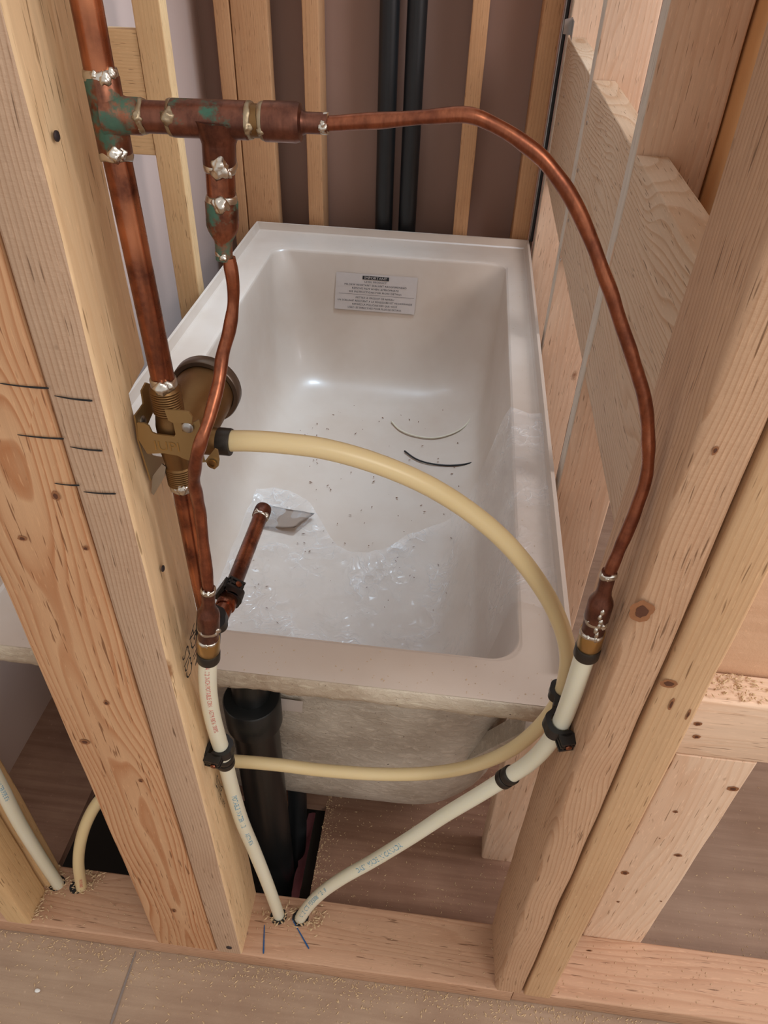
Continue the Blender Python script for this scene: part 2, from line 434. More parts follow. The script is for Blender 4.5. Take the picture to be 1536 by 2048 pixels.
# ------------------------------------------------------------------ board builder
AX = {'z': Matrix(((1,0,0),(0,1,0),(0,0,1))).transposed(),
      'x': Matrix(((0,1,0),(0,0,1),(1,0,0))).transposed(),     # local x->y, local y->z, local z->x
      'y': Matrix(((0,0,1),(1,0,0),(0,1,0))).transposed()}     # local x->z, local y->x, local z->y
def board(name, origin, w_, d_, L, mat, axis='z', r=0.003, wave=0.0006, back=None, seed=None, step=0.02, tilt=None, twist=None, side=None, edge=None):
    """a sawn board: section w_ (local x) by d_ (local y), length L along local z; back(z) may lower the far side"""
    seed = random.random()*50 if seed is None else seed
    bm = bmesh.new(); rings = []
    zs = [i*L/max(1,round(L/step)) for i in range(max(1,round(L/step))+1)]
    if back:
        zs = sorted(set(zs+back('knots')))
    for z in zs:
        dd = back(z) if back else d_
        sec = []
        rr = min(r, dd*0.4)
        for cx, cy, a0 in ((rr, rr, 180), (w_-rr, rr, 270), (w_-rr, dd-rr, 0), (rr, dd-rr, 90)):
            q = rr*(1+0.6*noise.noise(Vector((cx*40+seed, cy*40, z*7))))
            ccx = rr if cx < w_/2 else w_-rr; ccy = rr if cy < dd/2 else dd-rr
            ccx = q if cx < w_/2 else w_-q; ccy = q if cy < dd/2 else dd-q
            for k in range(4):
                a = math.radians(a0+k*30)
                sec.append((ccx+q*math.cos(a), ccy+q*math.sin(a)))
        ring = []
        for (a, b) in sec:
            n1 = wave*noise.noise(Vector((a*20+seed, b*20, z*12)))*1.0
            n2 = wave*noise.noise(Vector((a*20, b*20+seed, z*12+5)))*1.0
            ring.append(bm.verts.new((a+n1+(twist(z)*b/d_ if twist else 0), b+n2, z)))
        rings.append(ring)
    n = len(rings[0])
    for a, b in zip(rings, rings[1:]):
        for k in range(n): bm.faces.new((a[k], a[(k+1)%n], b[(k+1)%n], b[k]))
    bm.faces.new(list(reversed(rings[0]))); bm.faces.new(rings[-1])
    o = link(name, bm, mat, smooth=True, auto=40)
    if edge:
        o.data.materials.append(edge)
        for p in o.data.polygons:
            if p.normal.x < -0.7: p.material_index = 1
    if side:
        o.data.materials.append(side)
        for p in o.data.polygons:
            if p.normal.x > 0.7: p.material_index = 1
    R = AX[axis]
    m = R.to_4x4(); m.translation = Vector(origin)
    if tilt: m = m @ tilt
    o.matrix_world = m
    return o
def part(o, root):
    """make o a part of a thing, keeping it where it is"""
    mw = o.matrix_world.copy()
    o.parent = root
    o.matrix_parent_inverse = root.matrix_basis.inverted() if root.parent is None else Matrix()
    o.matrix_basis = mw
    return o
def mk(name, bm, mat, root=None, auto=None, smooth=True):
    o = link(name, bm, mat, smooth=smooth, auto=auto)
    if root: part(o, root)
    return o

# text as thin mesh, mapped by place(u, v)
def text_mesh(name, lines, size, mat, place, root=None, leading=1.15, align='CENTER', spacing=1.0):
    bm = bmesh.new()
    for i, s in enumerate(lines):
        if not s: continue
        cu = bpy.data.curves.new('t', 'FONT'); cu.body = s; cu.size = size; cu.align_x = align; cu.resolution_u = 2
        cu.space_character = spacing
        to = bpy.data.objects.new('t', cu); COL.objects.link(to)
        dg = bpy.context.evaluated_depsgraph_get()
        me = bpy.data.meshes.new_from_object(to.evaluated_get(dg))
        base = len(bm.verts)
        for v in me.vertices: bm.verts.new(place(v.co.x, v.co.y-i*size*leading))
        bm.verts.ensure_lookup_table()
        for p in me.polygons:
            try: bm.faces.new([bm.verts[base+q] for q in p.vertices])
            except ValueError: pass
        bpy.data.objects.remove(to); bpy.data.curves.remove(cu); bpy.data.meshes.remove(me)
    o = link(name, bm, mat, smooth=False)
    if root: part(o, root)
    return o

P0 = 0.038            # top of the bottom plate
# ------------------------------------------------------------------ the setting
def struct(o): o['kind'] = 'structure'; return o
bm = bmesh.new()
LWX = -0.50
HX0, HX1, HY0, HY1 = -0.34, 0.078, 0.094, 0.262
box(bm, -2.5, 3.0, -2.5, 0.06, -0.018, 0.0)
struct(mk('floor', bm, M_floor, smooth=False))
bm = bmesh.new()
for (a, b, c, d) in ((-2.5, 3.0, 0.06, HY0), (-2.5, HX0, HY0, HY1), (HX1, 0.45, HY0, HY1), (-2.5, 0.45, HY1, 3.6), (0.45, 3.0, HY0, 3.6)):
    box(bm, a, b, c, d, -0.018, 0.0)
o = struct(mk('floor_back', bm, M_floor2, smooth=False)); o.data.materials.append(plywood('mid_brown_plywood', srgb(152,128,110), srgb(132,108,92), srgb(122,96,78)))
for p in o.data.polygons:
    if p.center.x > 0.45 : p.material_index = 1  # plywood on the right has a darker tone than the front floor
bm = bmesh.new(); box(bm, -1.9, 1.6, 1.779, 1.792, 0.0, 2.45)
struct(mk('wall_back', bm, M_paper, smooth=False))
bm = bmesh.new(); box(bm, LWX-0.013, LWX, 0.10, 1.779, 0.0, 2.45)
struct(mk('wall_left', bm, M_palewall, smooth=False))
bm = bmesh.new(); box(bm, 0.507, 0.518, 0.165, 0.62, 0.85, 2.45); box(bm, 2.4, 2.412, -0.5, 3.2, 0.0, 2.45)
struct(mk('wall_right', bm, M_osb, smooth=False))

# bottom plates of the plumbing wall
bp = board('bottom_plate', (-1.3, 0, 0), 0.089, P0, 1.3+0.395, M_plate, 'x', step=0.03)
tag(bp, 'flat bottom plate board drilled for the plastic pipes under the left studs', 'lumber')
bp2 = board('bottom_plate', (0.397, 0.002, 0), 0.089, P0, 1.6, M_plate, 'x', step=0.03)
tag(bp2, 'flat bottom plate board running right from the foot of the doubled studs', 'lumber')

# ------------------------------------------------------------------ studs of the plumbing wall
notch_k = [0.833, 0.835, 0.858, 0.885, 0.915, 0.917, 0.93, 0.95]
def left_back(z):
    if z == 'knots': return [0.8299, 0.835, 0.845, 0.875, 0.909, 0.912, 0.9181, 0.9182]
    if z < 0.83: return 0.089
    if z < 0.845: return 0.089-0.02*(z-0.83)/0.015
    if z <= 0.875: return 0.069-0.02*(z-0.845)/0.03
    if z <= 0.9181: return 0.046
    return 0.089
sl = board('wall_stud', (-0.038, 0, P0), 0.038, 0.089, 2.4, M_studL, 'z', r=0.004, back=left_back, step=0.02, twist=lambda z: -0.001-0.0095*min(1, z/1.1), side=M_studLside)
tag(sl, 'narrow stud left of the copper riser, with black ink stamp and smooth side coloured as lit', 'stud')
sf = board('wall_stud', (-0.128, 0, P0), 0.0885, 0.038, 2.4, M_flat, 'z', r=0.003)
tag(sf, 'wide flat-turned stud with swirling brown grain, left of the narrow stud', 'stud')
sr = board('wall_stud', (0.370, 0, P0), 0.038, 0.089, 2.4, M_studR, 'z', r=0.006, wave=0.0012, twist=lambda z: -0.0065)
tag(sr, 'right-hand stud with rough worn foot that carries the right pipe adapter', 'stud')
sr2 = board('wall_stud', (0.4105, -0.001, P0), 0.038, 0.089, 2.4, M_studR2, 'z', r=0.004)
tag(sr2, 'outer stud of the doubled pair, separated from its neighbour by a dark crack', 'stud')
se = board('wall_stud', (-0.362, 0, P0), 0.038, 0.052, 2.4, M_yellow, 'z', r=0.004)
tag(se, 'pale stud at the lower left edge behind the blue-printed plastic pipe', 'stud')
se2 = board('furring_strip', (-0.356, 0.055, P0), 0.038, 0.034, 2.4, M_yellow, 'z', r=0.004)
tag(se2, 'wood strip standing just behind the pale stud at the lower left', 'lumber')

# nails and ink marks on the left studs
def nail(p, nrm, r, root, mat=M_dark, name='nail_head'):
    bm = bmesh.new(); rev(bm, [(0, r), (0.0008, r), (0.0013, r*0.7)], p, nrm, 16)
    return mk(name, bm, mat, root, auto=40)
def stroke(a, b, wd, root, mat, up, nrm, name='ink_mark', n=14, bow=0.0):
    a, b = Vector(a), Vector(b); bm = bmesh.new(); L = []; R_ = []
    side = (b-a).cross(Vector(nrm)).normalized()
    for i in range(n+1):
        t = i/n; c = a.lerp(b, t)+side*bow*math.sin(math.pi*t)+Vector(nrm)*0.0009
        q = wd*0.5*(0.55+0.45*t)*(1+0.2*noise.noise(c*300))*(0.6 if i in (0, n) else 1)
        L.append(bm.verts.new(c-side*q)); R_.append(bm.verts.new(c+side*q))
    for i in range(n): bm.faces.new((L[i], L[i+1], R_[i+1], R_[i]))
    bmesh.ops.recalc_face_normals(bm, faces=bm.faces)
    return mk(name, bm, mat, root, smooth=False)
for (a, b, root) in (((110,790),(186,800),sl), ((141,892),(206,900),sl), ((168,982),(233,986),sl),
                     ((0,765),(99,775),sf), ((36,868),(129,876),sf), ((110,965),(160,969),sf)):
    stroke(W(*a,'y',-0.0004), W(*b,'y',-0.0004), 0.0017, root, M_ink, Z, (0,-1,0), bow=0.0006)
for px, py in ((112,272),(325,1137)):
    nail(W(px,py,'x',0.0), (1,0,0), 0.0028, sl)
nail(W(458,1895,'y',-0.0005), (0,-1,0), 0.0042, sl)
def face_text(lines, px, py, size, root, mat, ang, name='ink_stamp', sx=1.0):
    c = W(px, py, 'x', 0.0010)
    ca, sa = math.cos(ang), math.sin(ang)
    # u, v on the right-facing side: +y is to the right, +z is up
    def pl(u, v):
        u *= sx
        return c+Y*(u*ca-v*sa)+Z*(u*sa+v*ca)
    return text_mesh(name, lines, size, mat, pl, root, leading=0.9)
face_text(['CSLS', 'NLGA', 'No.2'], 381, 1312, 0.024, sl, M_ink, math.radians(90), sx=0.72)
face_text(['BINTL'], 440, 1562, 0.015, sl, M_ink, math.radians(100))
face_text(['S-DRY 024'], 446, 1596, 0.008, sl, M_ink, math.radians(100))
face_text(['R'], 497, 1866, 0.010, sl, M_blue_ink, math.radians(20))
for a, b in (((529,1850),(527,1908)), ((584,1838),(618,1898))):
    stroke(W(*a,'z',P0+.0004), W(*b,'z',P0+.0004), 0.0024, bp, M_blue_ink, Y, (0,0,1))

M_knot = simple('knot_wood', srgb(158,106,70), 0.6, nscale=200, namt=0.4)
M_knotd = simple('dark_knot_heart', srgb(96,56,36), 0.7, nscale=260, namt=0.4)
def knot(px, py, ax, val, rw, rh, root, dark=True, ang=0.0):
    c = W(px, py, ax, val)
    U, V_, N = {'y': (X, Z, -Y), 'x': (Y, Z, X), 'x-': (Y, Z, -X)}[ax if not (ax == 'x' and val > 0.3) else 'x-']
    bm = bmesh.new(); n = 22
    def disc(k, lift, mi):
        vs = []
        for i in range(n):
            a = 2*math.pi*i/n; q = k*(1+0.28*noise.noise(Vector((math.cos(a)*1.7+px, math.sin(a)*1.7+py, k))))
            u, v = rw*q*math.cos(a), rh*q*math.sin(a)
            vs.append(bm.verts.new(c+U*(u*math.cos(ang)-v*math.sin(ang))+V_*(u*math.sin(ang)+v*math.cos(ang))+N*lift))
        f = bm.faces.new(vs); f.material_index = mi
        if f.normal.dot(N) < 0: f.normal_flip()
    disc(0.85, 0.0006, 0)
    if dark: disc(0.45, 0.0009, 1)
    o = mk('knot', bm, M_knot, root, smooth=False); o.data.materials.append(M_knotd)
    return o
for a in ((112,991,'y',-.0004,.0038,.0055,sf),(172,1096,'y',-.0004,.003,.003,sf),(45,1076,'y',-.0004,.0045,.003,sf),(213,1405,'y',-.0004,.0032,.0045,sf),(282,1561,'y',-.0004,.0032,.0035,sf),(170,1483,'y',-.0004,.006,.005,sf),(348,1821,'y',-.0004,.0035,.006,sf)):
    knot(*a)
for a in ((1283,1222,'y',-.0006,.0105,.014,sr),(1178,1900,'y',-.0006,.005,.003,sr),(1430,900,'y',-.0006,.002,.004,sr)):
    knot(*a)
for a in ((1338,1366,'y',-.0012,.008,.006,sr2),(1342,1408,'y',-.0012,.002,.010,sr2),(1376,1428,'y',-.0012,.0015,.008,sr2)):
    knot(*a)
# ------------------------------------------------------------------ bathtub
DK = 0.507
# level: xl, xr, yf, yb, radius, z
LV = [(-0.350,0.394,0.150,1.664,0.004,DK),
      (-0.286,0.3465,0.209,1.545,0.034,DK),
      (-0.281,0.3435,0.212,1.540,0.038,DK-0.002),
      (-0.277,0.341,0.216,1.535,0.044,DK-0.009),
      (-0.270,0.337,0.221,1.520,0.075,0.44),
      (-0.262,0.333,0.228,1.500,0.095,0.34),
      (-0.250,0.326,0.240,1.465,0.115,0.24),
      (-0.232,0.312,0.262,1.430,0.13,0.185),
      (-0.200,0.280,0.300,1.385,0.14,0.160),
      (-0.150,0.230,0.36,1.32,0.12,0.152),
      (-0.05,0.13,0.52,1.1,0.08,0.150)]
def rrect(xl, xr, yf, yb, r, z, K=10, NX=14, NY=30):
    pts = []
    cs = [(xr-r, yf+r, -90), (xr-r, yb-r, 0), (xl+r, yb-r, 90), (xl+r, yf+r, 180)]
    ns = [NY, NX, NY, NX]
    for i, (cx, cy, a0) in enumerate(cs):
        arc = [Vector((cx+r*math.cos(math.radians(a0+90*k/K)), cy+r*math.sin(math.radians(a0+90*k/K)), z)) for k in range(K+1)]
        pts += arc
        nx_, ny_, na = cs[(i+1)%4]
        nxt = Vector((nx_+r*math.cos(math.radians(na)), ny_+r*math.sin(math.radians(na)), z))
        for k in range(1, ns[i]): pts.append(arc[-1].lerp(nxt, k/ns[i]))
    return pts
def loft(bm, levels, K=10, fill=True, fn=None):
    rings = []
    for lv in levels:
        rings.append([bm.verts.new(fn(p) if fn else p) for p in rrect(*lv, K=K)])
    n = len(rings[0])
    for a, b in zip(rings, rings[1:]):
        for k in range(n): bm.faces.new((a[k], a[(k+1)%n], b[(k+1)%n], b[k]))
    if fill: bm.faces.new(rings[-1])
    return rings
def interp(levels, per):
    return [tuple(v) for v in catm(levels, per)]
def catm(P, per):
    out = []
    n = len(P)
    for i in range(n-1):
        p0, p1, p2, p3 = P[max(i-1,0)], P[i], P[i+1], P[min(i+2,n-1)]
        for k in range(per):
            t = k/per
            out.append([0.5*((2*b)+(-a+c)*t+(2*a-5*b+4*c-d)*t*t+(-a+3*b-3*c+d)*t**3) for a, b, c, d in zip(p0, p1, p2, p3)])
    out.append(list(P[-1])); return out
def yb_at(z):
    for a, b in zip(LV[3:], LV[4:]):
        if b[5] <= z <= a[5]:
            t = (a[5]-z)/(a[5]-b[5]); return a[3]+(b[3]-a[3])*t
    return LV[3][3]
tub = thing('bathtub', 'white rectangular bathtub set in the framed alcove behind the pipes', 'bathtub', (0.03,0.9,0))
bm = bmesh.new()
loft(bm, [LV[0]]+interp(LV[1:], 3))
bmesh.ops.recalc_face_normals(bm, faces=bm.faces)
for f in bm.faces:
    pass
o = mk('basin', bm, M_tub, tub, auto=50)
if o.data.polygons[-1].normal.z < 0: o.data.flip_normals()
# raised tiling flange on the back and both sides
bm = bmesh.new()
def flange(path, h, t):
    prof = [(0,0),(0.004,0.003),(0.007,h*0.6),(0.0085,h),(0.0085+t,h),(0.0085+t,-0.02),(0,-0.02)]
    rows = []
    for p, o_ in path:
        rows.append([bm.verts.new(Vector(p)+Vector(o_)*a+Z*b) for a, b in prof])
    for a, b in zip(rows, rows[1:]):
        for k in range(len(prof)): bm.faces.new((a[k], a[(k+1)%len(prof)], b[(k+1)%len(prof)], b[k]))
    bm.faces.new(rows[0]); bm.faces.new(list(reversed(rows[-1])))
pth = [((-0.345, 0.19+0.05*i, DK), (-1,0,0)) for i in range(0, 29)]
pth += [((-0.345, 1.655, DK), (-0.9,0.9,0)), ((0.376, 1.655, DK), (0,1,0)), ((0.390, 1.655, DK), (0.9,0.9,0))]
pth += [((0.390, 1.60-0.05*i, DK), (1,0,0)) for i in range(0, 29)]
flange(pth, 0.021, 0.006)
bmesh.ops.recalc_face_normals(bm, faces=bm.faces)
mk('tiling_flange', bm, M_tub, tub, auto=35)
# raw front edge
bm = bmesh.new(); nx = 200; rows = []
for i in range(nx+1):
    x = -0.350+0.748*i/nx
    j = 0.004*noise.noise(Vector((x*22,0,0)))+0.003*noise.noise(Vector((x*90,3,0)))
    j2 = 0.0012*noise.noise(Vector((x*60,9,0)))
    rows.append([bm.verts.new(Vector(p)) for p in ((x,0.156,DK-0.0006),(x,0.1500,DK-0.0008),(x,0.1482+j2,DK-0.003),(x,0.1475+j2,DK-0.012),(x,0.147-j2,DK-0.022),(x,0.1485,DK-0.031+j),(x,0.154,DK-0.033+j),(x,0.170,DK-0.012))])
for a, b in zip(rows, rows[1:]):
    for k in range(7): bm.faces.new((a[k], b[k], b[k+1], a[k+1]))
bmesh.ops.recalc_face_normals(bm, faces=bm.faces)
tag(mk('raw_front_edge', bm, M_edge, tub), 'chipped unfinished front edge')
# underside
bm = bmesh.new()
SH = [(-0.349,0.397,0.152,1.667,0.004,DK-0.012),(-0.305,0.375,0.195,1.60,0.06,DK-0.016),(-0.292,0.366,0.200,1.575,0.07,DK-0.05),
      (-0.284,0.362,0.205,1.54,0.09,0.34),(-0.272,0.356,0.212,1.49,0.11,0.18),(-0.245,0.340,0.232,1.44,0.12,0.10),
      (-0.205,0.31,0.262,1.40,0.12,0.062),(-0.10,0.24,0.36,1.30,0.08,0.058)]
def rough(p): return p+Vector((noise.noise(p*11), noise.noise(p*11+Vector((5,0,0))), noise.noise(p*11+Vector((0,9,0)))))*0.006
loft(bm, [SH[0]]+interp(SH[1:], 4), fn=rough)
bmesh.ops.recalc_face_normals(bm, faces=bm.faces)
tag(mk('fibreglass_shell', bm, M_shell, tub), 'grey rough fibreglass underside')
# warning sticker inside the far wall
bm = bmesh.new(); g = []
sx0, sx1, sz0, sz1 = -0.108, 0.113, 0.362, 0.458
def stk(u, z, lift=0.0012): return Vector((u, yb_at(z)-lift-0.0015, z))
for i in range(9):
    z = sz0+(sz1-sz0)*i/8
    g.append([bm.verts.new(stk(sx0+(sx1-sx0)*j/4 - 0.003*(1-i/8), z)) for j in range(5)])
for a, b in zip(g, g[1:]):
    for k in range(4): bm.faces.new((a[k], a[k+1], b[k+1], b[k]))
st = mk('warning_sticker', bm, M_sticker, tub)
tag(st, 'white printed warning sticker on the far basin wall')
def stext(lines, size, z, mat, lead=1.3, cx=0.002, sq=1.0, nm='printed_text'):
    o = text_mesh(nm, lines, size, mat, lambda u, v: stk(cx+u*sq, z+v, 0.0022), None, leading=lead)
    part(o, tub); o.parent = st; o.matrix_parent_inverse = Matrix(); o.matrix_basis = Matrix()
    o.matrix_parent_inverse = st.matrix_world.inverted() if False else Matrix()
    return o
bm = bmesh.new()
vs = [bm.verts.new(stk(a, b, 0.0018)) for a, b in ((-0.036,0.4445),(0.036,0.4445),(0.036,0.4535),(-0.036,0.4535))]
bm.faces.new(vs)
bnd = mk('printed_band', bm, M_ink)
bm = bmesh.new()
vs = [bm.verts.new(stk(a, b, 0.0018)) for a, b in ((-0.10,0.4043),(0.107,0.4043),(0.107,0.4049),(-0.10,0.4049))]
bm.faces.new(vs)
rule = mk('printed_rule', bm, M_ink)
t1 = text_mesh('printed_text', ['IMPORTANT'], 0.0088, M_sticker, lambda u, v: stk(u*1.25, 0.4462+v, 0.0024))
t2 = text_mesh('printed_text', ['LEVEL PRODUCT', 'MILDEW RESISTANT SEALANT RECOMMENDED', 'REMOVE FILM WHEN APPROPRIATE', 'SEE INSTRUCTIONS FOR MORE DETAILS'], 0.0066, M_ink, lambda u, v: stk(u*1.12, 0.4365+v, 0.0022), leading=1.36, spacing=1.1)
t3 = text_mesh('printed_text', ['METTEZ LE PRODUIT DE NIVEAU', 'UN SCELLANT RESISTANT A LA MOISISSURE EST RECOMMANDE', 'RETIREZ LA PELLICULE DES QUE VOUS', 'LISEZ LES DIRECTIVES POUR PLUS DE DETAILS'], 0.0066, M_ink, lambda u, v: stk(u*1.0, 0.3945+v, 0.0022), leading=1.36, spacing=1.1)
for q in (bnd, rule, t1, t2, t3):
    q.parent = st; q.matrix_parent_inverse = Matrix.Translation(tub.location).inverted()@Matrix.Translation(tub.location)
st_world = Matrix()   # every vertex is in world space: st's own world matrix is the identity
# sticker under the deck
bm = bmesh.new()
vs = [bm.verts.new(W(px,py,'y',0.196)) for px, py in ((536,1393),(606,1403),(604,1425),(545,1418))]
bm.faces.new(vs); q = mk('paper_sticker', bm, M_sticker, tub, smooth=False); tag(q, 'white paper sticker under the rim by the drain pipe')

# ------------------------------------------------------------------ things lying in the tub
def fz(x, y):
    """height of the basin floor, coved near the walls"""
    dx = max(0, x-0.22, -0.14-x); dy = max(0, y-1.30, 0.38-y)
    dd = math.hypot(dx, dy)
    return 0.152+0.9*dd*dd*2.2
def wire(name, ctrl, r, mat, label):
    pts = catmull([(p.x, p.y, fz(p.x,p.y)+r+0.001+h) for p, h in ctrl], 10)
    bm = bmesh.new(); sweep(bm, pts, r, 10)
    return tag(mk(name, bm, mat), label, 'cable offcut')
M_wireW = simple('white_cable', srgb(214,205,184), 0.45)
wire('cable_offcut', [(W(px,py,'z',z),0) for px,py,z in ((783,843,.155),(800,860,.155),(830,872,.155),(870,876,.155),(910,866,.155),(935,848,.16),(948,820,.17),(954,788,.19))], 0.0024, M_wireW, 'curled off-white cable offcut on the tub floor near the far wall')
wire('cable_offcut', [(W(px,py,'z',.155),0) for px,py in ((809,902),(830,917),(855,926),(890,931),(920,933),(948,934))], 0.0022, M_ink, 'short black cable offcut on the tub floor')
# protective paper with a lifted corner
bm = bmesh.new(); g = []
c = [W(px,py,'z',.16) for px, py in ((508,1050),(590,1062),(630,1030),(535,1008))]
for i in range(9):
    row = []
    for j in range(9):
        u, v = i/8, j/8
        p = c[0].lerp(c[1], u).lerp(c[3].lerp(c[2], u), v)
        p.z = fz(p.x,p.y)+0.006+0.012*u*u*(1-0.4*v)+0.002*noise.noise(p*30)
        row.append(bm.verts.new(p))
    g.append(row)
for i in range(8):
    for j in range(8): bm.faces.new((g[i][j], g[i+1][j], g[i+1][j+1], g[i][j+1]))
mp = bmesh.ops.solidify(bm, geom=list(bm.faces), thickness=0.0004)
tag(mk('paper_scrap', bm, simple('beige_paper', srgb(196,176,160), 0.7)), 'curled beige paper scrap on the tub floor behind the spout pipe', 'paper')
# clear film
bm = bmesh.new()
# outline over the tub floor climbing the right wall on to the deck
def filmpt(u, v):
    # u 0..1 left to right, v 0..1 near to far
    x = -0.20+0.60*u
    y0 = 0.34+0.20*(1-u)*0.2; y1 = 0.92-0.12*math.sin(u*3.0)+0.06*math.sin(u*11)
    y = y0+(y1-y0)*v - 0.05*(u**3)
    r_ = abs(noise.noise(Vector((x*9,y*9,0))))+0.5*abs(noise.noise(Vector((x*24,y*24,3))))
    zf = fz(min(x,0.25), y)+0.004
    if x > 0.22:
        t = min(1, (x-0.22)/0.115)
        zf = 0.156+(DK-0.150)*t**2.2
    if x > 0.335: zf = DK+0.006
    return Vector((x, y, zf+0.022*r_*(1 if x < 0.33 else 0.3)))
g = []
for i in range(71):
    row = []
    for j in range(61):
        row.append(bm.verts.new(filmpt(i/70, j/60)))
    g.append(row)
for i in range(70):
    for j in range(60): bm.faces.new((g[i][j], g[i+1][j], g[i+1][j+1], g[i][j+1]))
tag(mk('plastic_film', bm, M_film), 'crumpled clear plastic film lying in the tub and over its right rim', 'plastic film')
for px, py in ((735,1110),(727,1003),(690,1240),(570,826),(580,842),(725,840),(560,1305)):
    pass
# ------------------------------------------------------------------ alcove framing
BY = 1.69
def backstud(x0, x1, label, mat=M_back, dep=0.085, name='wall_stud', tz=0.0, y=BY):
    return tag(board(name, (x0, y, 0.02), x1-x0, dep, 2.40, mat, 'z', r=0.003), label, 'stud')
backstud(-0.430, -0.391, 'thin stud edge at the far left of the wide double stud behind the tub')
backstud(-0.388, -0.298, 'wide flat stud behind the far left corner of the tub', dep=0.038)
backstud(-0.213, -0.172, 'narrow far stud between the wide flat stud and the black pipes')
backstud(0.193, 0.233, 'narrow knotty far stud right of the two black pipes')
backstud(0.357, 0.402, 'far corner stud of brown pine beside the right side wall')
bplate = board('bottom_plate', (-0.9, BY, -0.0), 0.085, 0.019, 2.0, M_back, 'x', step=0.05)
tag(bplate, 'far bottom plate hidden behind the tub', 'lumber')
# the two vent pipes
for (xa, lab) in ((-0.004, 'left one of the two black vertical pipes behind the tub'), (0.062, 'right one of the two black vertical pipes behind the tub')):
    bm = bmesh.new(); sweep(bm, [Vector((xa, BY+0.03, z)) for z in (0.0, 0.8, 1.6, 2.44)], 0.0245, 32)
    tag(mk('drain_pipe', bm, M_abs2, auto=50), lab, 'pipe', 'black pipes behind the tub')
# left framing
LY = 1.2
tag(board('wall_stud', (-0.4325, LY, 0.0), 0.054, 0.038, 2.42, M_yellow, 'z'), 'pale stud rising beside the left rim of the tub', 'stud')
tag(board('blocking_board', (LWX+0.002, LY+0.004, 0.806), 0.032, 0.222, -0.434-LWX-0.002, M_yellow, 'x'), 'pale wide blocking board behind the copper riser', 'lumber')
# right side wall: studs and tall backing boards
RX = 0.415
for y0, lab, m in ((0.590,'right side wall stud nearest to the doubled studs, with white edge',M_pale),(1.085,'middle stud of the right side wall with pale knotty face',M_pale),(1.62,'far stud of the right side wall next to the cable',M_pale)):
    tag(board('wall_stud', (RX, y0, 0.0), 0.089, 0.038, 2.42, m, 'z', edge=M_edgew), lab, 'stud')
for y0, y1, lab in ((0.098,0.588,'wide grained backing board in the nearest bay of the right side wall'),(0.630,1.083,'wide grained backing board in the middle bay of the right side wall'),(1.125,1.618,'wide backing board in the farthest bay of the right side wall')):
    tag(board('backing_board', (RX+0.002, y0, 0.705), 0.300, 0.038, y1-y0, M_block, 'y', r=0.002, step=0.03), lab, 'lumber')
# screws in the backing boards
M_bright = simple('bright_screw', (0.8,0.8,0.8), 0.25, 1.0)
SCL = ['highest bright screw head in the farthest backing board, left column','second screw head down in the farthest backing board, left column','highest bright screw head beside the second stud edge, right column','second screw head down beside the second stud edge','third screw head down beside the second stud edge','lowest bright screw head near the bottom of the backing boards']
for (px, py), lab_ in zip(((1128,193),(1117,248),(1174,246),(1156,341),(1137,441),(1122,520)), SCL):
    p = W(px, py, 'x', RX+0.0015)
    bm = bmesh.new(); rev(bm, [(0,0.0036),(0.001,0.0036),(0.0014,0.002)], p, (-1,0,0), 14)
    tag(mk('screw', bm, M_bright, auto=40), lab_, 'screw', 'screws in the backing boards')
# boards on the other side of the right wall
for x0, y0, y1, lab in ((0.51,0.10,0.40,'pinkish knotty board on the outer side of the right wall, nearest'),(0.51,0.70,0.93,'knotty board on the outer side of the right wall, middle'),(0.51,1.2,1.45,'board on the outer side of the right wall, farthest')):
    pass
# cable on the far corner
bm = bmesh.new(); sweep(bm, [Vector((RX-0.006, 1.655, z)) for z in (0.53, 1.0, 1.7, 2.4)], 0.0042, 10)
tag(mk('electric_cable', bm, M_ink, auto=50), 'thin black cable running up the far right corner', 'cable')
bm = bmesh.new(); box(bm, RX-0.012, RX-0.002, 1.664, 1.680, 0.0, 2.42)
tag(mk('metal_corner_strip', bm, M_steel), 'grey metal strip along the far right corner', 'strip')
# bent metal bracket
bk = W(1145, 50, 'x', RX-0.004)
bm = bmesh.new()
prism(bm, [bk+Y*0.022+Z*0.012, bk-Y*0.030+Z*0.010, bk-Y*0.034-Z*0.024, bk+Y*0.020-Z*0.016], (-1,0,0), 0.0015)
prism(bm, [bk-Y*0.002+Z*0.014-X*.0016, bk-Y*0.005-Z*0.018-X*.0016, bk-Y*0.006-Z*0.016-X*0.018, bk-Y*0.003+Z*0.010-X*0.018], (0,-1,0), 0.0012)
tag(mk('metal_bracket', bm, M_steel, smooth=False), 'small bent shiny metal bracket on the far corner stud', 'bracket')

# ledger, jack board, panel right of the doubled studs
lb = tag(board('ledger_board', (0.452, 0.091, 0.530), 0.038, 0.096, 1.2, M_pale, 'x'), 'horizontal pale ledger board right of the doubled studs', 'lumber')
sb = tag(board('support_board', (0.502, 0.090, 0.0), 0.087, 0.036, 0.529, M_pale, 'z'), 'upright pale board with dark knots under the ledger', 'lumber')
for a in ((1466,1577,.0075,.0055),(1351,1623,.0035,.003),(1356,1710,.006,.004),(1250,1745,.006,.006),(1236,1803,.0028,.0025),(1322,1802,.0018,.0015),(1319,1676,.0012,.0012)):
    knot(a[0], a[1], 'y', 0.0898, a[2], a[3], sb)
for a in ((1395,1447,.005,.004),(1393,1473,.005,.004)): knot(a[0], a[1], 'y', 0.0906, a[2], a[3], lb)
bm = bmesh.new(); box(bm, 0.452, 1.65, 0.131, 0.143, 0.60, 1.9)
tag(mk('plywood_panel', bm, M_panel, smooth=False), 'smooth pinkish plywood panel behind the ledger', 'panel')
tag(board('support_board', (0.352, 0.205, 0.0), 0.052, 0.038, 0.40, M_pale, 'z'), 'short pale upright board under the right end of the tub', 'lumber')
bm = bmesh.new()
a, b = Vector((0.362,0.165,0.452)), Vector((0.300,0.235,0.250))
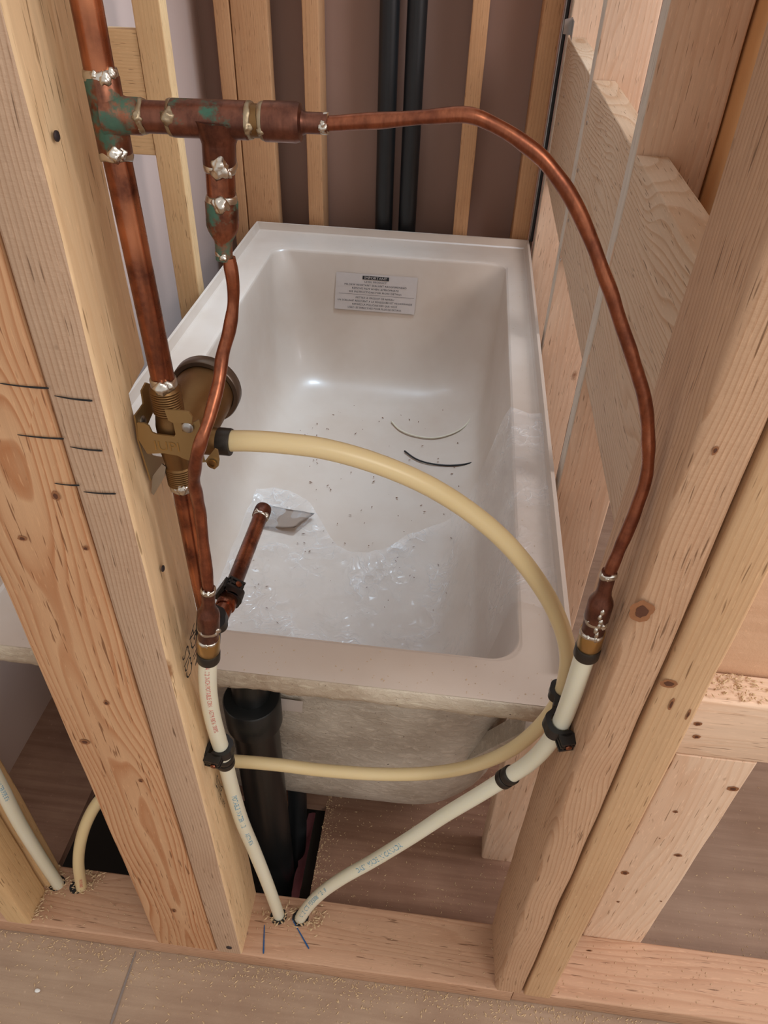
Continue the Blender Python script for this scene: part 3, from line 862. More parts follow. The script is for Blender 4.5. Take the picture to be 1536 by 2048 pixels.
ax = (b-a).normalized(); ay = ax.cross(Y).normalized(); az = ax.cross(ay)
obox(bm, (a+b)/2, ax, ay, az, (b-a).length, 0.016, 0.03); bevel_all(bm, 0.001, 1)
tag(mk('brace_strip', bm, M_shell, smooth=False), 'rough slanted brace strip under the right corner of the tub', 'lumber')

# ------------------------------------------------------------------ under the tub
dp = thing('drain_pipe', 'thick black drain pipe standing under the front rim of the tub', 'pipe', (0.003,0.172,0))
bm = bmesh.new(); sweep(bm, [Vector((0.004,0.172,z)) for z in (-0.25,0.0,0.2,0.405)], 0.0315, 40)
mk('pipe', bm, M_abs, dp, auto=50)
bm = bmesh.new(); rev(bm, [(0,0.0335),(0.002,0.0375),(0.05,0.0375),(0.052,0.036),(0.053,0.030)], (0.004,0.172,0.375), (0,0,1), 40)
rev(bm, [(0,0.0245),(0.09,0.0245)], (0.003,0.1765,0.402), (0,0,1), 40)
mk('coupling', bm, M_abs, dp, auto=40)
bm = bmesh.new(); sweep(bm, catmull([(0.03,0.26,0.10),(0.032,0.235,0.0),(0.03,0.21,-0.08),(0.012,0.185,-0.13)], 8), 0.016, 24)
tag(mk('drain_pipe', bm, M_abs2, auto=50), 'thinner shiny black pipe going down the floor opening beside the thick one', 'pipe')
bm = bmesh.new(); g = []
for i in range(16):
    row = []
    for j in range(6):
        p = Vector((0.038+0.003*j, 0.12+0.011*i, -0.075)); p += Vector((0.004*noise.noise(p*50), 0, 0.008*noise.noise(p*60)))
        row.append(bm.verts.new(p))
    g.append(row)
for i in range(15):
    for j in range(5): bm.faces.new((g[i][j], g[i+1][j], g[i+1][j+1], g[i][j+1]))
bmesh.ops.solidify(bm, geom=list(bm.faces), thickness=0.01)
tag(mk('insulation_strip', bm, simple('pink_insulation', srgb(226,150,160), 0.9, nscale=100, namt=0.3, bump=0.5)), 'strip of pink insulation showing in the floor opening', 'insulation')
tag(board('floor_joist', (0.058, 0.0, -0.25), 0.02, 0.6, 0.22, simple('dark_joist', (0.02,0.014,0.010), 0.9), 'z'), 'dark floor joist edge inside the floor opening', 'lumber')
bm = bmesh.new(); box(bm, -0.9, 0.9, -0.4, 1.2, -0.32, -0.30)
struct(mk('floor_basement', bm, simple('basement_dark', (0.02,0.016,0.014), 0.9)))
# timber block under the left end of the tub
tag(board('timber_block', (-0.34, 0.275, 0.0), 0.12, 0.08, 0.16, M_floor2, 'z', wave=0.004), 'dark brown wood block under the left end of the tub', 'lumber')

# ------------------------------------------------------------------ plumbing
def axis_line(bmat): pass
def ring_blobs(c, axis, r, seed, mat=M_solder, root=None, wid=0.003, blobs=((0.0,1.0),), toward=None):
    """soldered seam: an uneven ring with beads on the side facing the room"""
    c = Vector(c); axis = Vector(axis).normalized()
    bm = bmesh.new()
    rev(bm, [(-wid, r*0.97),(-wid*0.6, r*1.01),(0, r*1.045),(wid*0.7, r*1.01),(wid, r*0.97)], c, axis, 36, wob=0.0010)
    f = (CAM-c); f = (f-axis*f.dot(axis)).normalized(); s = axis.cross(f)
    rnd = random.Random(seed)
    for ang, k in blobs:
        d = f*math.cos(ang)+s*math.sin(ang)
        blob(bm, c+d*r*0.84+axis*rnd.uniform(-.4,.6)*wid, r*0.40*k, r*0.36*k, r*0.44*k, seed, 0.45, 3)
    return mk('solder_joint', bm, mat, root)

RXP, RYP = 0.0190, 0.045
def zy(px, py): return W(px, py, 'y', RYP).z
# riser
rz_top, rz_t1, rz_t0 = 1.9, W(202,150,'y',RYP).z, W(235,308,'y',RYP).z
riser = thing('copper_pipe', 'thick vertical copper riser running down the left stud to the valve', 'pipe', (RXP,RYP,W(330,762,'y',RYP).z))
bm = bmesh.new(); sweep(bm, [Vector((RXP-0.0006,RYP,z)) for z in (W(202,150,'y',RYP).z, 1.3, 1.9)], 0.0081, 36)
mk('upper_pipe', bm, M_cu, riser, auto=50)
zv = W(332,768,'y',RYP).z
bm = bmesh.new(); sweep(bm, [Vector((RXP+0.003*t,RYP,rz_t0+(zv-rz_t0)*t)) for t in (0,.25,.5,.75,1)], 0.0081, 36)
mk('lower_pipe', bm, M_cu, riser, auto=50)
zb = W(262,232,'y',RYP).z          # axis height of the branch
bm = bmesh.new()
rev(bm, [(0,0.0088),(0.0008,0.0094),(rz_t1-rz_t0-0.0008,0.0094),(rz_t1-rz_t0,0.0088)], (RXP,RYP,rz_t0), (0,0,1), 36)
xs = W(283,230,'y',RYP).x
rev(bm, [(0.0,0.0125),(0.006,0.0112),(0.009,0.0100),(0.011,0.0094),(xs-RXP-0.0006,0.0094),(xs-RXP,0.0088)], (RXP,RYP,zb), (1,0,0), 36)
mk('tee_fitting', bm, copper('verdigris_copper', (0.30,0.12,0.07), (0.12,0.05,0.035), 0.42, 0.36), riser, auto=45)
ring_blobs((RXP,RYP,rz_t1), (0,0,1), 0.0090, 1, root=riser, blobs=((0.2,1.0),(0.7,0.8),(-0.5,0.6)))
ring_blobs((RXP,RYP,rz_t0), (0,0,1), 0.0090, 2, root=riser, blobs=((-0.1,1.2),(0.4,0.9)))
ring_blobs((RXP+0.003,RYP,zv+0.001), (0,0,1), 0.0090, 3, root=riser, blobs=((-0.3,1.5),(0.3,1.2)), wid=0.004)
# branch
br = thing('copper_branch', 'horizontal dark copper branch with a tee and a stepped-down end', 'pipe fitting', (xs,RYP,zb))
pA, pB = Vector((xs,RYP,zb)), W(650,247,'y',RYP)
bx = (pB-pA).normalized()
def sB(px): return (W(px, 236, 'y', RYP)-pA).dot(bx)
bm = bmesh.new(); rev(bm, [(-0.002,0.0082),(sB(350),0.0082)], pA, bx, 36); mk('pipe_stub', bm, M_cu_dark, br, auto=50)
t0, t1 = sB(345), sB(497); dr = pA+bx*sB(435)
dropdir = (W(443,400,'y',RYP)-dr).normalized()
s_d = lambda px, py: (W(px,py,'y',RYP)-dr).dot(dropdir)
bm = bmesh.new()
rev(bm, [(t0,0.0088),(t0+0.0008,0.0097),(t1-0.0008,0.0097),(t1,0.0088)], pA, bx, 36)
e = s_d(435,330)
rev(bm, [(0,0.0135),(0.008,0.0112),(0.0105,0.0100),(0.0125,0.0094),(e-0.0006,0.0094),(e,0.0088)], dr, dropdir, 36)
mk('tee_fitting', bm, M_cu_darkp, br, auto=45)
bm = bmesh.new(); rev(bm, [(t1-0.002,0.0084),(sB(530),0.0084)], pA, bx, 36); mk('pipe_stub', bm, M_brass, br, auto=50)
bm = bmesh.new()
r0, r1, r2, r3 = sB(527), sB(592), sB(612), sB(655)
rev(bm, [(r0,0.0088),(r0+0.0008,0.0101),(r1,0.0101),(r1+0.0025,0.0094),(r2-0.002,0.0062),(r2,0.0054),(r3,0.0053)], pA, bx, 36)
mk('reducer', bm, M_cu_dark, br, auto=50)
ring_blobs(pA+bx*0.0005, bx, 0.0088, 4, root=br, blobs=((0.1,0.9),(0.9,.5)), mat=M_solder_flux, wid=0.002)
ring_blobs(pA+bx*t0, bx, 0.0090, 5, root=br, blobs=((0.0,1.2),), mat=M_solder_flux, wid=0.002)
ring_blobs(pA+bx*t1, bx, 0.0091, 6, root=br, blobs=((0.5,0.8),), mat=M_solder_flux, wid=0.002)
ring_blobs(pA+bx*r0, bx, 0.0094, 16, root=br, blobs=((0.6,0.7),), mat=M_solder_flux, wid=0.002)
ring_blobs(pA+bx*(r3-0.002), bx, 0.0050, 7, root=br, blobs=((0.3,1.3),), mat=M_solder, wid=0.002)
# drop below the tee: pipe, coupling, reducer
dd = lambda px, py: s_d(px, py)
bm = bmesh.new(); rev(bm, [(e-0.002,0.0083),(dd(443,400),0.0083)], dr, dropdir, 36); mk('drop_pipe', bm, M_cu, br, auto=50)
e1, e2, e3, e4 = dd(443,400), dd(455,462), dd(457,485), dd(459,520)
bm = bmesh.new(); rev(bm, [(e1,0.0086),(e1+0.0008,0.0096),(e2-0.003,0.0096),(e2,0.0088),(e3-0.001,0.0056),(e3+0.001,0.0052),(e4,0.0052)], dr, dropdir, 36)
mk('reducer', bm, M_cu_pat, br, auto=50)
ring_blobs(dr+dropdir*e, dropdir, 0.0090, 8, root=br, blobs=((0.0,1.5),(-0.5,0.9)))
ring_blobs(dr+dropdir*e1, dropdir, 0.0090, 9, root=br, blobs=((0.1,1.3),(0.5,.8)))
ring_blobs(dr+dropdir*(e4-0.003), dropdir, 0.0050, 10, root=br, blobs=((0.1,1.2),), wid=0.002)

def tube(name, ctrl, r, mat, label, cat='pipe', per=12, n=20, bump=0.0, root=None):
    pts = catmull([W(px,py,ax,v) for px,py,ax,v in ctrl], per)
    bm = bmesh.new()
    if isinstance(r, (list, tuple)):
        m = len(pts); r = [r[0]+(r[1]-r[0])*i/(m-1) for i in range(m)]
    sweep(bm, pts, r, n, bump=bump)
    o = mk(name, bm, mat, root, auto=60)
    if label: tag(o, label, cat)
    return o, pts
# long arching tube to the right adapter
AR = (1217,1150)
tube('copper_tube', [(650,248,'y',.045),(700,244,'y',.045),(750,242,'y',.045),(850,234,'y',.045),(930,230,'y',.045),(985,248,'y',.045),(1045,285,'y',.044),(1100,335,'y',.043),(1160,430,'y',.042),(1212,560,'y',.040),(1253,680,'y',.038),(1287,790,'y',.036),(1297,870,'y',.034),(1291,960,'y',.030),(1262,1045,'y',.026),(1238,1100,'y',.023),(AR[0],AR[1],'y',.020)],
     (0.0038,0.0046), M_cu_tube, 'long thin copper tube arching across to the right stud', bump=0.0007)
# short wavy tube on the left
tube('copper_tube', [(458,515,'y',.045),(465,560,'y',.045),(466,610,'y',.045),(457,665,'y',.042),(445,712,'y',.038),(438,760,'y',.030),(424,820,'y',.018),(403,880,'y',.006),(391,925,'y',.008),(389,970,'y',.018),(398,1012,'y',.026),(404,1060,'y',.026),(409,1110,'y',.024),(417,1180,'y',.020)],
     (0.0040,0.0047), M_cu_tube, 'short wavy copper tube dropping past the brass valve', bump=0.0010)

def adapter(name, pa, pb, label, seed):
    """copper reducer soldered on a brass crimp fitting; pa = tube end, pb = far end of the crimp ring"""
    root = thing(name, label, 'pipe fitting', pb)
    ax = (pb-pa); L = ax.length; ax.normalize()
    q = lambda t: t*L
    bm = bmesh.new(); rev(bm, [(q(0.0),0.0056),(q(0.20),0.0056),(q(0.26),0.0066),(q(0.32),0.0092),(q(0.35),0.0097),(q(0.52),0.0097),(q(0.53),0.0090),(q(0.70),0.0090)], pa, ax, 36)
    mk('reducer', bm, M_cu_dark, root, auto=50)
    bm = bmesh.new(); rev(bm, [(q(0.68),0.0099),(q(0.70),0.0101),(q(0.86),0.0101),(q(0.87),0.0095),(q(0.9),0.0090)], pa, ax, 36)
    mk('brass_fitting', bm, M_brass2, root, auto=50)
    bm = bmesh.new(); rev(bm, [(q(0.875),0.0085),(q(0.88),0.0102),(q(0.89),0.0106),(q(0.99),0.0106),(q(1.0),0.0102),(q(1.0),0.0082)], pa, ax, 36)
    mk('crimp_ring', bm, M_crimp, root, auto=40)
    ring_blobs(pa+ax*q(0.03), ax, 0.0060, seed, root=root, blobs=((0,0.9),(0.8,0.8)), wid=0.0025)
    ring_blobs(pa+ax*q(0.53), ax, 0.0093, seed+1, root=root, blobs=((-0.9,1.0),(0.6,0.7)), wid=0.003, mat=M_solder)
    ring_blobs(pa+ax*q(0.69), ax, 0.0097, seed+2, root=root, blobs=((0.2,0.6),), wid=0.002, mat=M_solder)
    return root
def smear(root, pa, pb, t0, t1, ang, r, k=1.0):
    ax = (pb-pa); L = ax.length; ax.normalize()
    f = (CAM-pa); f = (f-ax*f.dot(ax)).normalized(); sd = ax.cross(f); bm = bmesh.new()
    for i in range(7):
        t = t0+(t1-t0)*i/6; d = f*math.cos(ang+0.12*math.sin(i*2))+sd*math.sin(ang+0.12*math.sin(i*2))
        blob(bm, pa+ax*L*t+d*(r-0.0008), 0.0022*k*(1-.3*abs(i-2)/5), 0.0022*k, 0.0036*k, i+3, 0.4, 2)
    mk('solder_run', bm, M_solder, root)
aL, bL = W(417,1176,'y',.020), W(417,1318,'y',.022)
adapter('pipe_adapter', aL, bL, 'left pipe adapter joining the wavy copper tube to red-printed plastic pipe', 31)
aR, bR = W(1219,1143,'y',.020), W(1172,1310,'y',.024)
rA = adapter('pipe_adapter', aR, bR, 'right pipe adapter on the side of the right stud below the long tube', 41)

smear(rA, aR, bR, 0.36, 0.68, -0.35, 0.0095)
PR = 0.0086
def pipe_text(pts, s0, text, size, mat, root, up=True, name='printed_text', flip=False, roll=0.0):
    """print along a pipe, on the side that faces the room"""
    cum = [0]
    for a, b in zip(pts, pts[1:]): cum.append(cum[-1]+(b-a).length)
    def at(s):
        for i in range(len(cum)-1):
            if cum[i+1] >= s: break
        t = (s-cum[i])/max(1e-9, cum[i+1]-cum[i])
        return pts[i].lerp(pts[i+1], t), (pts[min(i+2,len(pts)-1)]-pts[max(i-1,0)]).normalized()
    def pl(u, v):
        s = s0+(-u if flip else u)
        p, T = at(max(0, min(cum[-1]-1e-4, s)))
        f = (CAM-p); f = (f-T*f.dot(T)).normalized()
        side = f.cross(T)
        if flip: side = -side
        a = (v-size*0.35)/PR + roll
        return p+(f*math.cos(a)+side*math.sin(a))*(PR+0.0002)
    return text_mesh(name, [text], size, mat, pl, root, align='LEFT')
# left plastic pipe with red print
oL, pL = tube('plastic_pipe', [(417,1312,'y',.022),(415,1345,'y',.024),(417,1385,'y',.028),(424,1430,'y',.033),(436,1475,'y',.038),(449,1515,'y',.042)], PR, M_pexW, 'white plastic pipe with red print on the left stud, above the clamp', n=28)
pipe_text(pL, 0.006, 'A 1/2 INCH POTABLE CRN', 0.0062, M_red_print, oL)
pipe_text(pL, 0.085, 'ASTM F876 100PSI', 0.0062, M_red_print, oL)
HOLE1 = (557,1832); HOLE2 = (601,1835)
oLb, pLb = tube('plastic_pipe', [(447,1508,'y',.042),(462,1570,'y',.047),(483,1640,'y',.051),(508,1700,'y',.055),(533,1762,'y',.058),(555,1822,'y',.060),(562,1845,'y',.060)], PR, M_pexW, 'white plastic pipe with blue print running down the left stud into the plate', n=28)
pipe_text(pLb, 0.085, 'POTABLE WATER  1/2', 0.0085, M_blue_print, oLb)
pipe_text(pLb, 0.185, 'ASTM 876', 0.0075, M_blue_print, oLb)
# right plastic pipes
oR, pR_ = tube('plastic_pipe', [(1172,1304,'y',.024),(1157,1350,'y',.028),(1142,1395,'y',.033),(1122,1445,'y',.038),(1092,1492,'y',.044),(1058,1526,'y',.050),(1022,1550,'y',.055)], PR, M_pexW, 'plain white plastic pipe on the right stud between adapter and coupling', n=28)
oRb, pRb = tube('plastic_pipe', [(1026,1547,'y',.055),(960,1588,'y',.058),(890,1630,'y',.060),(820,1676,'y',.061),(745,1722,'y',.062),(690,1753,'y',.062),(650,1780,'y',.062),(622,1806,'y',.061),(603,1832,'y',.060),(596,1850,'y',.060)], PR, M_pexW, 'white plastic pipe with blue print slanting down from right to the plate', n=28)
def slen(pts): return sum((b-a).length for a, b in zip(pts, pts[1:]))
Lb = slen(pRb)
rv = list(reversed(pRb))
pipe_text(rv, Lb*0.42, "DASI'  MADE IN CANADA", 0.0095, M_blue_print, oRb, roll=-0.15)
pipe_text(rv, Lb*0.09, "N 1/2  CTS  PEX5006  '12-19", 0.0088, M_blue_print, oRb)
# beige pipe: valve outlet -> right stud -> back behind the left studs -> floor plate on the left
oB, pBg = tube('plastic_pipe', [(452,882,'y',.064),(500,882,'y',.064),(560,886,'y',.066),(650,898,'y',.070),(750,926,'y',.074),(850,968,'y',.078),(935,1020,'y',.082),(1005,1078,'y',.086),(1065,1148,'y',.090),(1110,1222,'y',.094),(1133,1290,'y',.097),(1133,1345,'y',.100),(1115,1405,'y',.104),(1070,1462,'y',.110),(1010,1506,'y',.116),(935,1534,'y',.120),(850,1547,'y',.121),(750,1548,'y',.120),(640,1540,'y',.117),(560,1530,'y',.113),(480,1523,'y',.108),(400,1520,'y',.104),(320,1530,'y',.100),(255,1556,'y',.094),(205,1594,'y',.086),(178,1634,'y',.078),(162,1680,'y',.070),(157,1725,'y',.065),(162,1768,'y',.062),(166,1790,'y',.060)], 0.0082, M_pexB, 'long beige plastic pipe looping from the valve to the right stud and back left', n=28)
LB = slen(pBg)
pipe_text(pBg, LB*0.955, 'POTABLE', 0.0062, M_red_print, oB)
# far left pipe
oF, pF = tube('plastic_pipe', [(-90,1440,'y',.02),(-40,1500,'y',.028),(2,1575,'y',.036),(40,1648,'y',.046),(78,1710,'y',.055),(112,1762,'y',.060),(124,1782,'y',.060)], PR, M_pexW, 'white plastic pipe with blue print over the pale stud at the lower left edge', n=28)
pipe_text(pF, 0.10, 'AQUA 1/2  WATER PIPE 876', 0.0075, M_blue_print, oF)

for (hx, hy), rr_ in ((HOLE1,.0125),(HOLE2,.0125),((155,1772),.012),((114,1766),.012)):
    c = W(hx, hy, 'z', P0+0.0007); bm = bmesh.new()
    vs = [bm.verts.new(c+Vector((math.cos(a)*rr_*(1+.06*noise.noise(Vector((a*2,hx,0)))), math.sin(a)*rr_*(1+.06*noise.noise(Vector((a*2,3,hx)))), 0))) for a in [i*math.pi/16 for i in range(32)]]
    bm.faces.new(vs)
    mk('hole_shade_disc', bm, M_ink, bp, smooth=False)  # flat black disc painted for the shade inside each drilled hole
# couplings
def coupling(pts, i0, label):
    p = pts[i0]; T = (pts[min(i0+2,len(pts)-1)]-pts[max(i0-2,0)]).normalized()
    root = thing('pipe_coupling', label, 'pipe fitting', p)
    for s in (-1, 1):
        bm = bmesh.new(); c = s*0.0052
        rev(bm, [(c-0.0042,0.0084),(c-0.0040,0.0102),(c-0.003,0.0106),(c+0.003,0.0106),(c+0.0040,0.0102),(c+0.0042,0.0084)], p, T, 36)
        mk('crimp_ring', bm, M_crimp, root, auto=40)
    bm = bmesh.new(); rev(bm, [(-0.0016,0.0086),(-0.0012,0.0092),(0.0012,0.0092),(0.0016,0.0086)], p, T, 30); mk('coupling_body', bm, M_collar, root, auto=40)
coupling(pRb, 2, 'black ringed coupling on the slanting pipe near the right stud')
coupling(pLb, 2, 'black ringed coupling below the clamp on the left stud')

# clamps: a plastic cradle bent round the pipe with a nail
def clamp(center, T, out, label, s=1.0, arm=0.020):
    """center on pipe axis, T pipe direction, out = direction from the stud to the pipe"""
    T = Vector(T).normalized(); out = Vector(out); out = (out-T*out.dot(T)).normalized(); side = T.cross(out)
    if side.dot(CAM-Vector(center)) < 0: side = -side
    root = thing('pipe_clamp', label, 'clamp', center)
    c = Vector(center); bm = bmesh.new()
    r_in, r_out, wd = 0.0088*s, 0.0128*s, 0.0062*s
    n = 28; rows = []
    for i in range(n+1):
        a = math.radians(-215+ 245*i/n)
        d = out*math.sin(a)*-1+side*math.cos(a)
        ro = r_out*(1+0.10*abs(math.cos(a*3)))
        rows.append([bm.verts.new(c+d*r+T*t) for r, t in ((r_in,-wd),(ro,-wd),(ro,wd),(r_in,wd))])
    for a, b in zip(rows, rows[1:]):
        for k in range(4): bm.faces.new((a[k], a[(k+1)%4], b[(k+1)%4], b[k]))
    bm.faces.new(rows[0]); bm.faces.new(list(reversed(rows[-1])))
    bc = c+side*(r_out+0.0035*s)-out*0.002*s
    # ribbed nail block: outer frame, ribs and a sloping shoulder
    obox(bm, bc, side, out, T, 0.009*s, 0.017*s, wd*0.5)
    for k in (-1, 1):
        obox(bm, bc+T*k*wd*0.8, side, out, T, 0.0095*s, 0.0175*s, wd*0.4)
        for q in (-1, 0, 1):
            obox(bm, bc+T*k*wd*0.45+out*q*0.006*s, side, out, T, 0.009*s, 0.0016*s, wd*0.9)
    obox(bm, c-out*0.0115*s+side*0.004*s, side, out, T, 0.024*s, 0.004*s, wd*2.0)
    bmesh.ops.recalc_face_normals(bm, faces=bm.faces)
    mk('clamp_body', bm, M_black, root, auto=35)
    bm = bmesh.new(); rev(bm, [(0,0.0018),(0.001,0.0032),(0.0022,0.0030),(0.0026,0.001)], bc+side*0.0042*s+out*0.002*s-T*0.001, side, 18)
    mk('nail_head', bm, M_cu, root, auto=40)
    return root
def near(pts, P):
    i = min(range(len(pts)), key=lambda k: (pts[k]-P).length)
    return pts[i], (pts[min(i+1,len(pts)-1)]-pts[max(i-1,0)]).normalized()
p, T = near(pL, W(443,1497,'y',.040)); clamp(p, -T, (1,-0.15,0), 'black plastic clamp holding the printed pipe low on the left stud')
p, T = near(pR_, W(1118,1452,'y',.038)); clamp(p, T, (-1,-0.3,0), 'black plastic clamp with copper nail on the right stud, in front', s=1.12)
p, T = near(pBg, W(1122,1385,'y',.102)); clamp(p, T, (-1,0.2,0), 'black plastic clamp holding the beige pipe just behind the front right one')

# lower copper pipe, elbow, spout stub
VX = 0.0215
zl1 = W(360,968,'y',RYP).z
lp = thing('copper_pipe', 'copper pipe going down from the valve to the spout elbow', 'pipe', (VX,RYP,0.70))
ptsl = catmull([(VX,RYP,zl1+0.004),(VX,RYP,0.80),(0.0225,RYP,0.735),(0.0235,RYP+0.002,0.712),(0.0245,RYP+0.016,0.7005),(0.0255,RYP+0.036,0.70)], 8)
bm = bmesh.new(); sweep(bm, ptsl, 0.0080, 32); mk('pipe', bm, M_cu, lp, auto=50)
ring_blobs((VX,RYP,zl1), (0,0,1), 0.0092, 20, root=lp, blobs=((0,1.3),(0.6,1.0),(-0.6,.8)), wid=0.003)
sp = thing('copper_spout_stub', 'capped copper stub pointing over the tub below the valve', 'pipe', (0.0265,0.09,0.70))
bm = bmesh.new(); rev(bm, [(0,0.0095),(0.002,0.0098),(0.012,0.0098),(0.014,0.0081),(0.138,0.0079)], (0.0258,0.080,0.70), (0.006,1,0), 32)
mk('pipe', bm, M_cu, sp, auto=50)
bm = bmesh.new(); rev(bm, [(0,0.0088),(0.001,0.0094),(0.013,0.0094),(0.016,0.0088),(0.0175,0.006),(0.018,0.002)], (0.0266,0.216,0.70), (0.006,1,0), 32)
mk('end_cap', bm, M_cu_dark, sp, auto=50)
ring_blobs((0.0266,0.217,0.70), (0.006,1,0), 0.0090, 21, root=sp, blobs=((0.8,.9),(-0.8,.8)), wid=0.0025)
clamp((0.0235,0.052,0.712), (0,0.35,-1), (1,0.2,0), 'black plastic clamp on the spout elbow, left stud')
clamp((0.0262,0.096,0.700), (0,1,0), (1,0,-0.6), 'black plastic clamp round the root of the capped copper stub', s=0.95)

# ------------------------------------------------------------------ the shower valve
vz = 0.918
va = thing('shower_valve', 'brass shower valve with threaded necks on the left stud', 'valve', (0.023,0.05,vz))
bm = bmesh.new()
zt = zv-0.001; zbm = zl1+0.001
# vertical body with threaded necks
prof = []
s = 0.0
h = zt-zbm
def threads(prof, s0, s1, r0, pitch=0.0019):
    s = s0
    while s < s1-1e-6:
        prof += [(s, r0-0.0005), (s+pitch*0.4, r0+0.0006), (s+pitch*0.6, r0+0.0006), (s+pitch, r0-0.0005)]
        s += pitch
    return s
prof = [(0,0.0085),(0.0008,0.0096)]
s = threads(prof, 0.001, 0.018, 0.0102)
prof += [(s+0.001,0.0096),(0.024,0.0104),(0.03,0.0112),(h-0.032,0.0112),(h-0.026,0.0104),(h-0.022,0.0098)]
s = threads(prof, h-0.021, h-0.003, 0.0104)
prof += [(h-0.001,0.0098),(h,0.0085)]
rev(bm, prof, (VX+0.0005,RYP,zbm), (0,0,1), 40)
mk('threaded_body', bm, M_brass, va, auto=60)
# barrel pointing to the tub
bm = bmesh.new()
rev(bm, [(0,0.012),(0.004,0.014),(0.016,0.0165),(0.028,0.0205),(0.036,0.0235),(0.066,0.0240),(0.070,0.0235),(0.070,0.019),(0.05,0.019)], (0.0235,RYP,vz), (0,1,0), 48, wob=0.0004)
rev(bm, [(0,0.011),(0.020,0.0108),(0.028,0.0100),(0.030,0.0085)], (0.024,0.064,W(420,882,'y',.064).z), (1,0,0), 32)
mk('valve_barrel', bm, M_brass, va, auto=55)
bm = bmesh.new()
rev(bm, [(0,0.0242),(0,0.0275),(0.001,0.0282),(0.0105,0.0282),(0.0115,0.0275),(0.0115,0.0235),(0.0,0.0235)], (0.0235,0.113,vz), (0,1,0), 56, caps=False)
mk('collar_ring', bm, M_collar, va, auto=40)
pe = W(432,882,'y',.064)
bm = bmesh.new(); rev(bm, [(0,0.0082),(0.0002,0.0104),(0.001,0.0107),(0.0095,0.0107),(0.0105,0.0104),(0.0108,0.0082)], W(436,882,'y',.064), (1,0,0.0), 36)
mk('crimp_ring', bm, M_crimp, va, auto=40)
# bracket: front plate with a window, side tab on the stud, ear and leg
BYP = 0.0295
bm = bmesh.new()
def zpt(zx, zy_):   # zoomed-view pixel of the valve close-up
    return (230+zx/5.12, 680+zy_/5.12)
def poly_plane(pts, ax, v): return [W(*zpt(*p), ax, v) for p in pts]
# cross strip
prism(bm, poly_plane([(345,880),(380,950),(430,968),(605,990),(620,965),(595,850),(680,850),(690,935),(785,948),(800,845),(855,820),(870,900),(880,960),(810,1200),(760,1235),(700,1215),(640,1185),(500,1160),(330,1165),(240,1020),(232,930),(225,850),(300,855)], 'y', BYP), (0,1,0), 0.0014)
# tongue at the top of the window
prism(bm, poly_plane([(505,715),(640,722),(755,740),(790,790),(785,855),(680,850),(595,850),(545,825)], 'y', BYP-0.002), (0,1,0), 0.0014)
mk('mounting_bracket', bm, M_bracket, va, auto=30)
bm = bmesh.new()
prism(bm, poly_plane([(205,775),(262,700),(295,650),(275,520),(320,435),(375,455),(400,560),(400,720),(340,860),(345,900),(360,960),(330,1165),(480,1200),(510,1260),(430,1330),(370,1440),(240,1020),(228,900)], 'x', 0.0012), (-1,0,0), 0.0012)
q = mk('side_tab', bm, M_bracket, va, auto=30)
bm = bmesh.new()
prism(bm, poly_plane([(480,1270),(385,1395),(370,1560),(395,1590),(510,1395),(520,1300)], 'y', BYP+0.008), (0,1,0), 0.0012)
tag(mk('bent_leg', bm, M_steel, va, auto=30), 'scratched silvery bent leg')
bm = bmesh.new()
prism(bm, poly_plane([(885,1105),(918,1245),(1020,1115),(1050,1130),(1068,1230),(1060,1290),(1020,1325),(975,1310),(930,1250),(900,1255),(840,1230),(820,1180)], 'y', BYP+0.010), (0,1,0), 0.0013)
mk('bracket_ear', bm, M_bracket, va, auto=30)
bm = bmesh.new(); rev(bm, [(0,0.0020),(0,0.0036),(0.0012,0.0036),(0.0012,0.0020)], W(*zpt(995,1265),'y',BYP+0.009), (0,-1,0), 20, caps=False)
rev(bm, [(0,0.0019),(0.0003,0.0019)], W(*zpt(995,1265),'y',BYP+0.009), (0,-1,0), 20)
mk('rivet_ring', bm, M_brass2, va, auto=40)
for (px, py), pl_, nrm in ((zpt(280,832),('x',0.0014),(1,0,0)), (zpt(745,895),('y',BYP-0.001),(0,-1,0))):
    p = W(px, py, *pl_)
    bm = bmesh.new(); rev(bm, [(0,0.0042),(0.0008,0.0042),(0.0018,0.003),(0.002,0.0012)], p, nrm, 20)
    u = Vector(nrm).orthogonal().normalized(); v = Vector(nrm).cross(u)
    mk('screw', bm, M_steel, va, auto=40)
# embossed letters on the plate
c0 = W(*zpt(530,1090),'y',BYP-0.0003)
text_mesh('embossed_letters', ['IUPI'], 0.0115, M_brass2, lambda u, v: c0+X*u+Z*(v-0.004), va)
c1 = W(*zpt(860,400),'y',.085)

# chalk line and a dropped white chip on the front floor
a, b = W(272,1903,'z',0.0006), W(222,2050,'z',0.0006)
flo = bpy.data.objects['floor']
stroke(a, b, 0.004, flo, simple('faint_chalk', srgb(142,130,124), 0.9, nscale=300, namt=0.4), Y, (0,0,1), name='chalk_line')
bm = bmesh.new(); blob(bm, W(75,1981,'z',0.002), 0.0042, 0.0028, 0.0016, 5, 0.3, 2)
tag(mk('foam_crumb', bm, simple('white_crumb', (0.8,0.8,0.78), 0.6)), 'single white crumb on the front floor at lower left', 'crumb')
